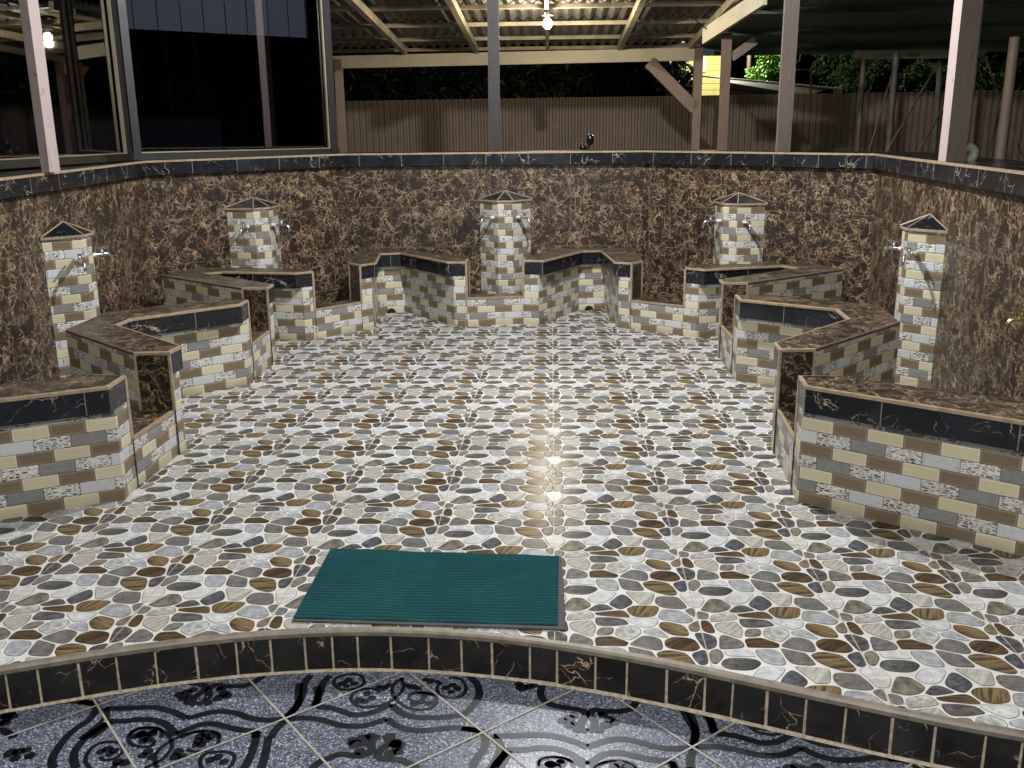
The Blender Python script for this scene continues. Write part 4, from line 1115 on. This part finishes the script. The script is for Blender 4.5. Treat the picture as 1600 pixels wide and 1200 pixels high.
sd = empty('shed', (3.3, 15.6, 0), 'low shed with sloping green roof just behind the fence', 'shed')
m = MB(); a, b = aty(1140, 129, 15.3), aty(1262, 149, 15.3); 
m.face([a, b, b+Vector((.6, 1.2, .12)), a+Vector((0, 1.2, .12))]); m.face([a+Vector((0, 0, -.10)), b+Vector((0, 0, -.10)), b, a]); m.build('shed_roof', simple('mossy_green_roof', (.014, .02, .013), .7), sd)
m = MB(); m.face([(a.x+.05, 15.4, -.1), (b.x-.05, 15.4, -.1), (b.x-.05, 15.4, b.z-.09), (a.x+.05, 15.4, a.z-.09)]); m.build('shed_wall', M_yard, sd)
m = MB(); a = aty(1172, 62, 18.0); b = aty(1171, 100, 18.0); m.tube([Vector((a.x, 18, a.z+.9)), Vector((a.x, 18, -.1))], .035, 12)
for k in range(22): m.tube([(a.x, 18, a.z-.5+k*.05), (a.x, 18, a.z-.488+k*.05)], .043, 12)
cp_ = m.build('vent_pipe', M_pole, None, True); tag(cp_, 'ribbed metal vent pipe standing left of the bright bush', 'pipe')
m = MB()
for pts in (((1246, 97), (1250, 95), (1251, 84), (1285, 84)), ((1243, 109), (1268, 109), (1268, 150))): m.tube([aty(x, y, 15.0) for x, y in pts], .010, 8)
m.tube([Vector((aty(1268, 150, 15).x, 15, -.1)), aty(1268, 109, 15.0)], .014, 8)
fr_ = m.build('standpipe', M_pole, None, True); tag(fr_, 'thin bent metal pipes standing behind the fence right of the bush', 'pipe')

def leafy(name, c, rad, n, ls, mats, label, seed, cat='tree', trunk=True, aspect=.45, droop=.5):
    rng = random.Random(seed); root = empty(name, (c[0], c[1], -.1), label, cat)
    m = MB()
    cl = [(c[0]+rng.gauss(0, .45)*rad[0], c[1]+rng.gauss(0, .4)*rad[1], c[2]+rng.gauss(0, .42)*rad[2], rng.uniform(.22, .5)) for _ in range(max(8, n//60))]
    for i in range(n):
        k = rng.choice(cl); R_ = k[3]
        while True:
            v = Vector((rng.uniform(-1, 1), rng.uniform(-1, 1), rng.uniform(-1, 1)))
            if .5 < v.length < 1: break
        p = Vector((k[0]+v.x*R_*rad[0], k[1]+v.y*R_*rad[1], k[2]+v.z*R_*rad[2]*.9))
        if p.z < .2: continue
        d = Vector((rng.gauss(0, 1), rng.gauss(0, 1), rng.gauss(-droop, .6))).normalized(); s = d.cross(Vector((rng.gauss(0, 1), rng.gauss(0, 1), rng.gauss(0, 1)))).normalized()
        L = ls*rng.uniform(.6, 1.3); w = L*aspect/2; nn = d.cross(s)*L*.12
        mi = 0 if (len(mats) == 1 or rng.random() < .93) else 1
        m.face([p, p+d*L*.5+s*w+nn, p+d*L, p+d*L*.5-s*w+nn], None, mi)
    m.build('crown', mats, root)
    if trunk:
        m = MB(); b = Vector((c[0], c[1], -.1)); t = Vector((c[0]+.1, c[1], c[2]+rad[2]*.3))
        mid = b.lerp(t, .5)+Vector((.08, 0, 0)); m.tube([b, mid, t], [.11, .085, .03], 8)
        for k in cl[:9]: m.tube([b.lerp(t, rng.uniform(.45, .85)), Vector(k[:3])], [.03, .008], 6)
        m.build('trunk', M_bark, root, True)
q = aty(1192, 112, 17.0); leafy('bush', (q.x+.03, 17.0, q.z-.22), (.30, .4, .42), 4200, .07, [M_leaf_lit], 'bright green leafy bush lit up beyond the fence', 5, 'bush', True, .55)
q = aty(1335, 105, 20.0); leafy('tree', (q.x, 20.0, q.z), (.62, .6, .6), 2600, .11, [M_leaf], 'dim leafy tree beyond the fence, left of the poles', 6)
q = aty(1460, 118, 17.5); leafy('tree', (q.x, 17.5, q.z), (.55, .5, .38), 1600, .10, [M_leaf], 'dim small tree beyond the fence behind the leaning rods', 8)
q = aty(1555, 125, 16.5); leafy('tree', (q.x, 16.5, q.z), (.5, .5, .42), 1600, .10, [M_leaf], 'dim small tree beyond the fence at the far right', 9)
q = aty(600, 112, 24.0); leafy('tree', (q.x, 24.0, q.z-.1), (1.9, .8, 1.1), 3000, .30, [M_leaf_dim, M_leaf_y], 'dark broad-leaved tree beyond the fence, left of the middle post', 11, aspect=.3)
q = aty(860, 106, 25.0); leafy('tree', (q.x, 25.0, q.z-.1), (1.9, .8, 1.1), 2600, .30, [M_leaf_dim], 'dark broad-leaved tree beyond the fence, right of the middle post', 12, aspect=.3)
q = aty(1058, 112, 17.0); leafy('tree', (q.x-.1, 17.0, q.z), (.30, .4, .5), 600, .20, [M_leaf_dim, M_leaf_y], 'dark tree with a few yellow leaves before the yellow house', 13, aspect=.32)

# ------------------------------------------------------------------ motorcycle parked behind the wall (only its mirrors rise over the ledge)
YM = 8.6; mq = aty(922, 218, YM)
mc = empty('motorcycle', (mq.x, YM, -.1), 'black motorcycle parked behind the back ledge, only its mirrors showing', 'motorcycle')
dz = mq.z
m = MB(); m.ball((mq.x, YM, dz), (.034, .02, .050), 12); m.build('mirror', M_bike, mc, True)
q2 = aty(911, 231, YM); m = MB(); m.ball((q2.x, YM+.05, q2.z-.004), (.030, .02, .04), 12); m.build('mirror', M_bike, mc, True)
m = MB(); m.tube([(mq.x-.005, YM, dz-.045), (mq.x-.05, YM+.02, dz-.13), (mq.x-.05, YM+.03, .95)], .007, 8); m.tube([(q2.x, YM+.05, q2.z-.03), (q2.x+.02, YM+.05, .95)], .007, 8)
m.tube([(mq.x-.42, YM+.06, .97), (mq.x-.22, YM+.0, .93), (mq.x+.02, YM, .93), (mq.x+.22, YM+.06, .97)], .014, 8); m.build('handlebar', M_bike, mc, True)
for yy in (YM-.15, YM+1.1):
    m = MB(); m.tube([(mq.x-.1, yy+.29*math.cos(a), .2+.29*math.sin(a)) for a in [k*math.pi/10 for k in range(21)]], .045, 8); m.build('wheel', M_tyre, mc, True)
m = MB(); m.ball((mq.x-.1, YM+.35, .72), (.14, .3, .13), 12); m.ball((mq.x-.1, YM+.85, .7), (.13, .36, .07), 12); m.ball((mq.x-.1, YM+.45, .38), (.15, .25, .2), 12)
m.tube([(mq.x-.1, YM+.05, .9), (mq.x-.1, YM-.15, .2)], .03, 8); m.build('body', M_bike, mc, True)

# ------------------------------------------------------------------ roof over the washing floor, above the picture
rf = empty('canopy_roof', (-.35, 4.5, 3.1), 'pale boarded canopy carried by the ledge posts over the washing floor', 'roof')
m = MB()
for k in range(22):
    xa = -3.0+k*.25; m.face([(xa, 1.2, 3.08), (xa, 7.7, 3.08), (xa+.246, 7.7, 3.08), (xa+.246, 1.2, 3.08)])
m.box((-.3, 4.45, 3.13), (5.6, 6.5, .06)); m.build('ceiling_board', simple('aged_ceiling_board', (.17, .165, .155), .75), rf)

# ------------------------------------------------------------------ ground, world
m = MB(); m.face([(-90, 7.2, -.1), (90, 7.2, -.1), (90, 150, -.1), (-90, 150, -.1)]); m.face([(-90, -60, -.16), (90, -60, -.16), (90, 7.2, -.16), (-90, 7.2, -.16)])
gr = m.build('ground', M_yard); tag(gr, kind='structure')
w = bpy.data.worlds.new('World'); scene.world = w; w.use_nodes = True
nt = w.node_tree; bg = nt.nodes['Background']; sky = nt.nodes.new('ShaderNodeTexSky'); sky.sky_type = 'NISHITA'; sky.sun_disc = False
sky.sun_elevation = R(-4); sky.sun_rotation = R(200)
nt.links.new(sky.outputs[0], bg.inputs[0]); bg.inputs[1].default_value = .05

def lamp_light(name, typ, loc, power, col, size, rot=None):
    l = bpy.data.lights.new(name, typ); l.energy = power; l.color = col
    if typ == 'AREA': l.shape = 'RECTANGLE'; l.size, l.size_y = size
    else: l.shadow_soft_size = size
    o = bpy.data.objects.new(name, l); COL.objects.link(o); o.location = loc
    if rot: o.rotation_euler = rot
    return o
lamp_light('canopy_lamp', 'POINT', (.05, 4.95, 2.85), 400, (.97, .985, 1.0), .035)
lamp_light('rear_fill_lamp', 'AREA', (-.1, -.3, 2.75), 135, (1.0, .99, .965), (1.3, .25), (R(22), 0, 0))  # soft fill added behind the camera, its source unseen
lamp_light('carport_bulb_light', 'POINT', (lb_.x, YB, lb_.z-.06), 80, (1.0, .86, .62), .03)
hq = aty(1150, 60, 17.0); lamp_light('house_lamp', 'POINT', (hq.x-.12, 17.0, 2.95), 290, (1.0, .93, .70), .06)

# ------------------------------------------------------------------ render settings
vs = scene.view_settings; vs.view_transform = 'Standard'; vs.look = 'None'; vs.gamma = 1; vs.exposure = 0; vs.use_curve_mapping = False
scene.cycles.max_bounces = 8; scene.cycles.diffuse_bounces = 3; scene.cycles.glossy_bounces = 4
scene.cycles.caustics_reflective = True
scene.cycles.sample_clamp_indirect = 4
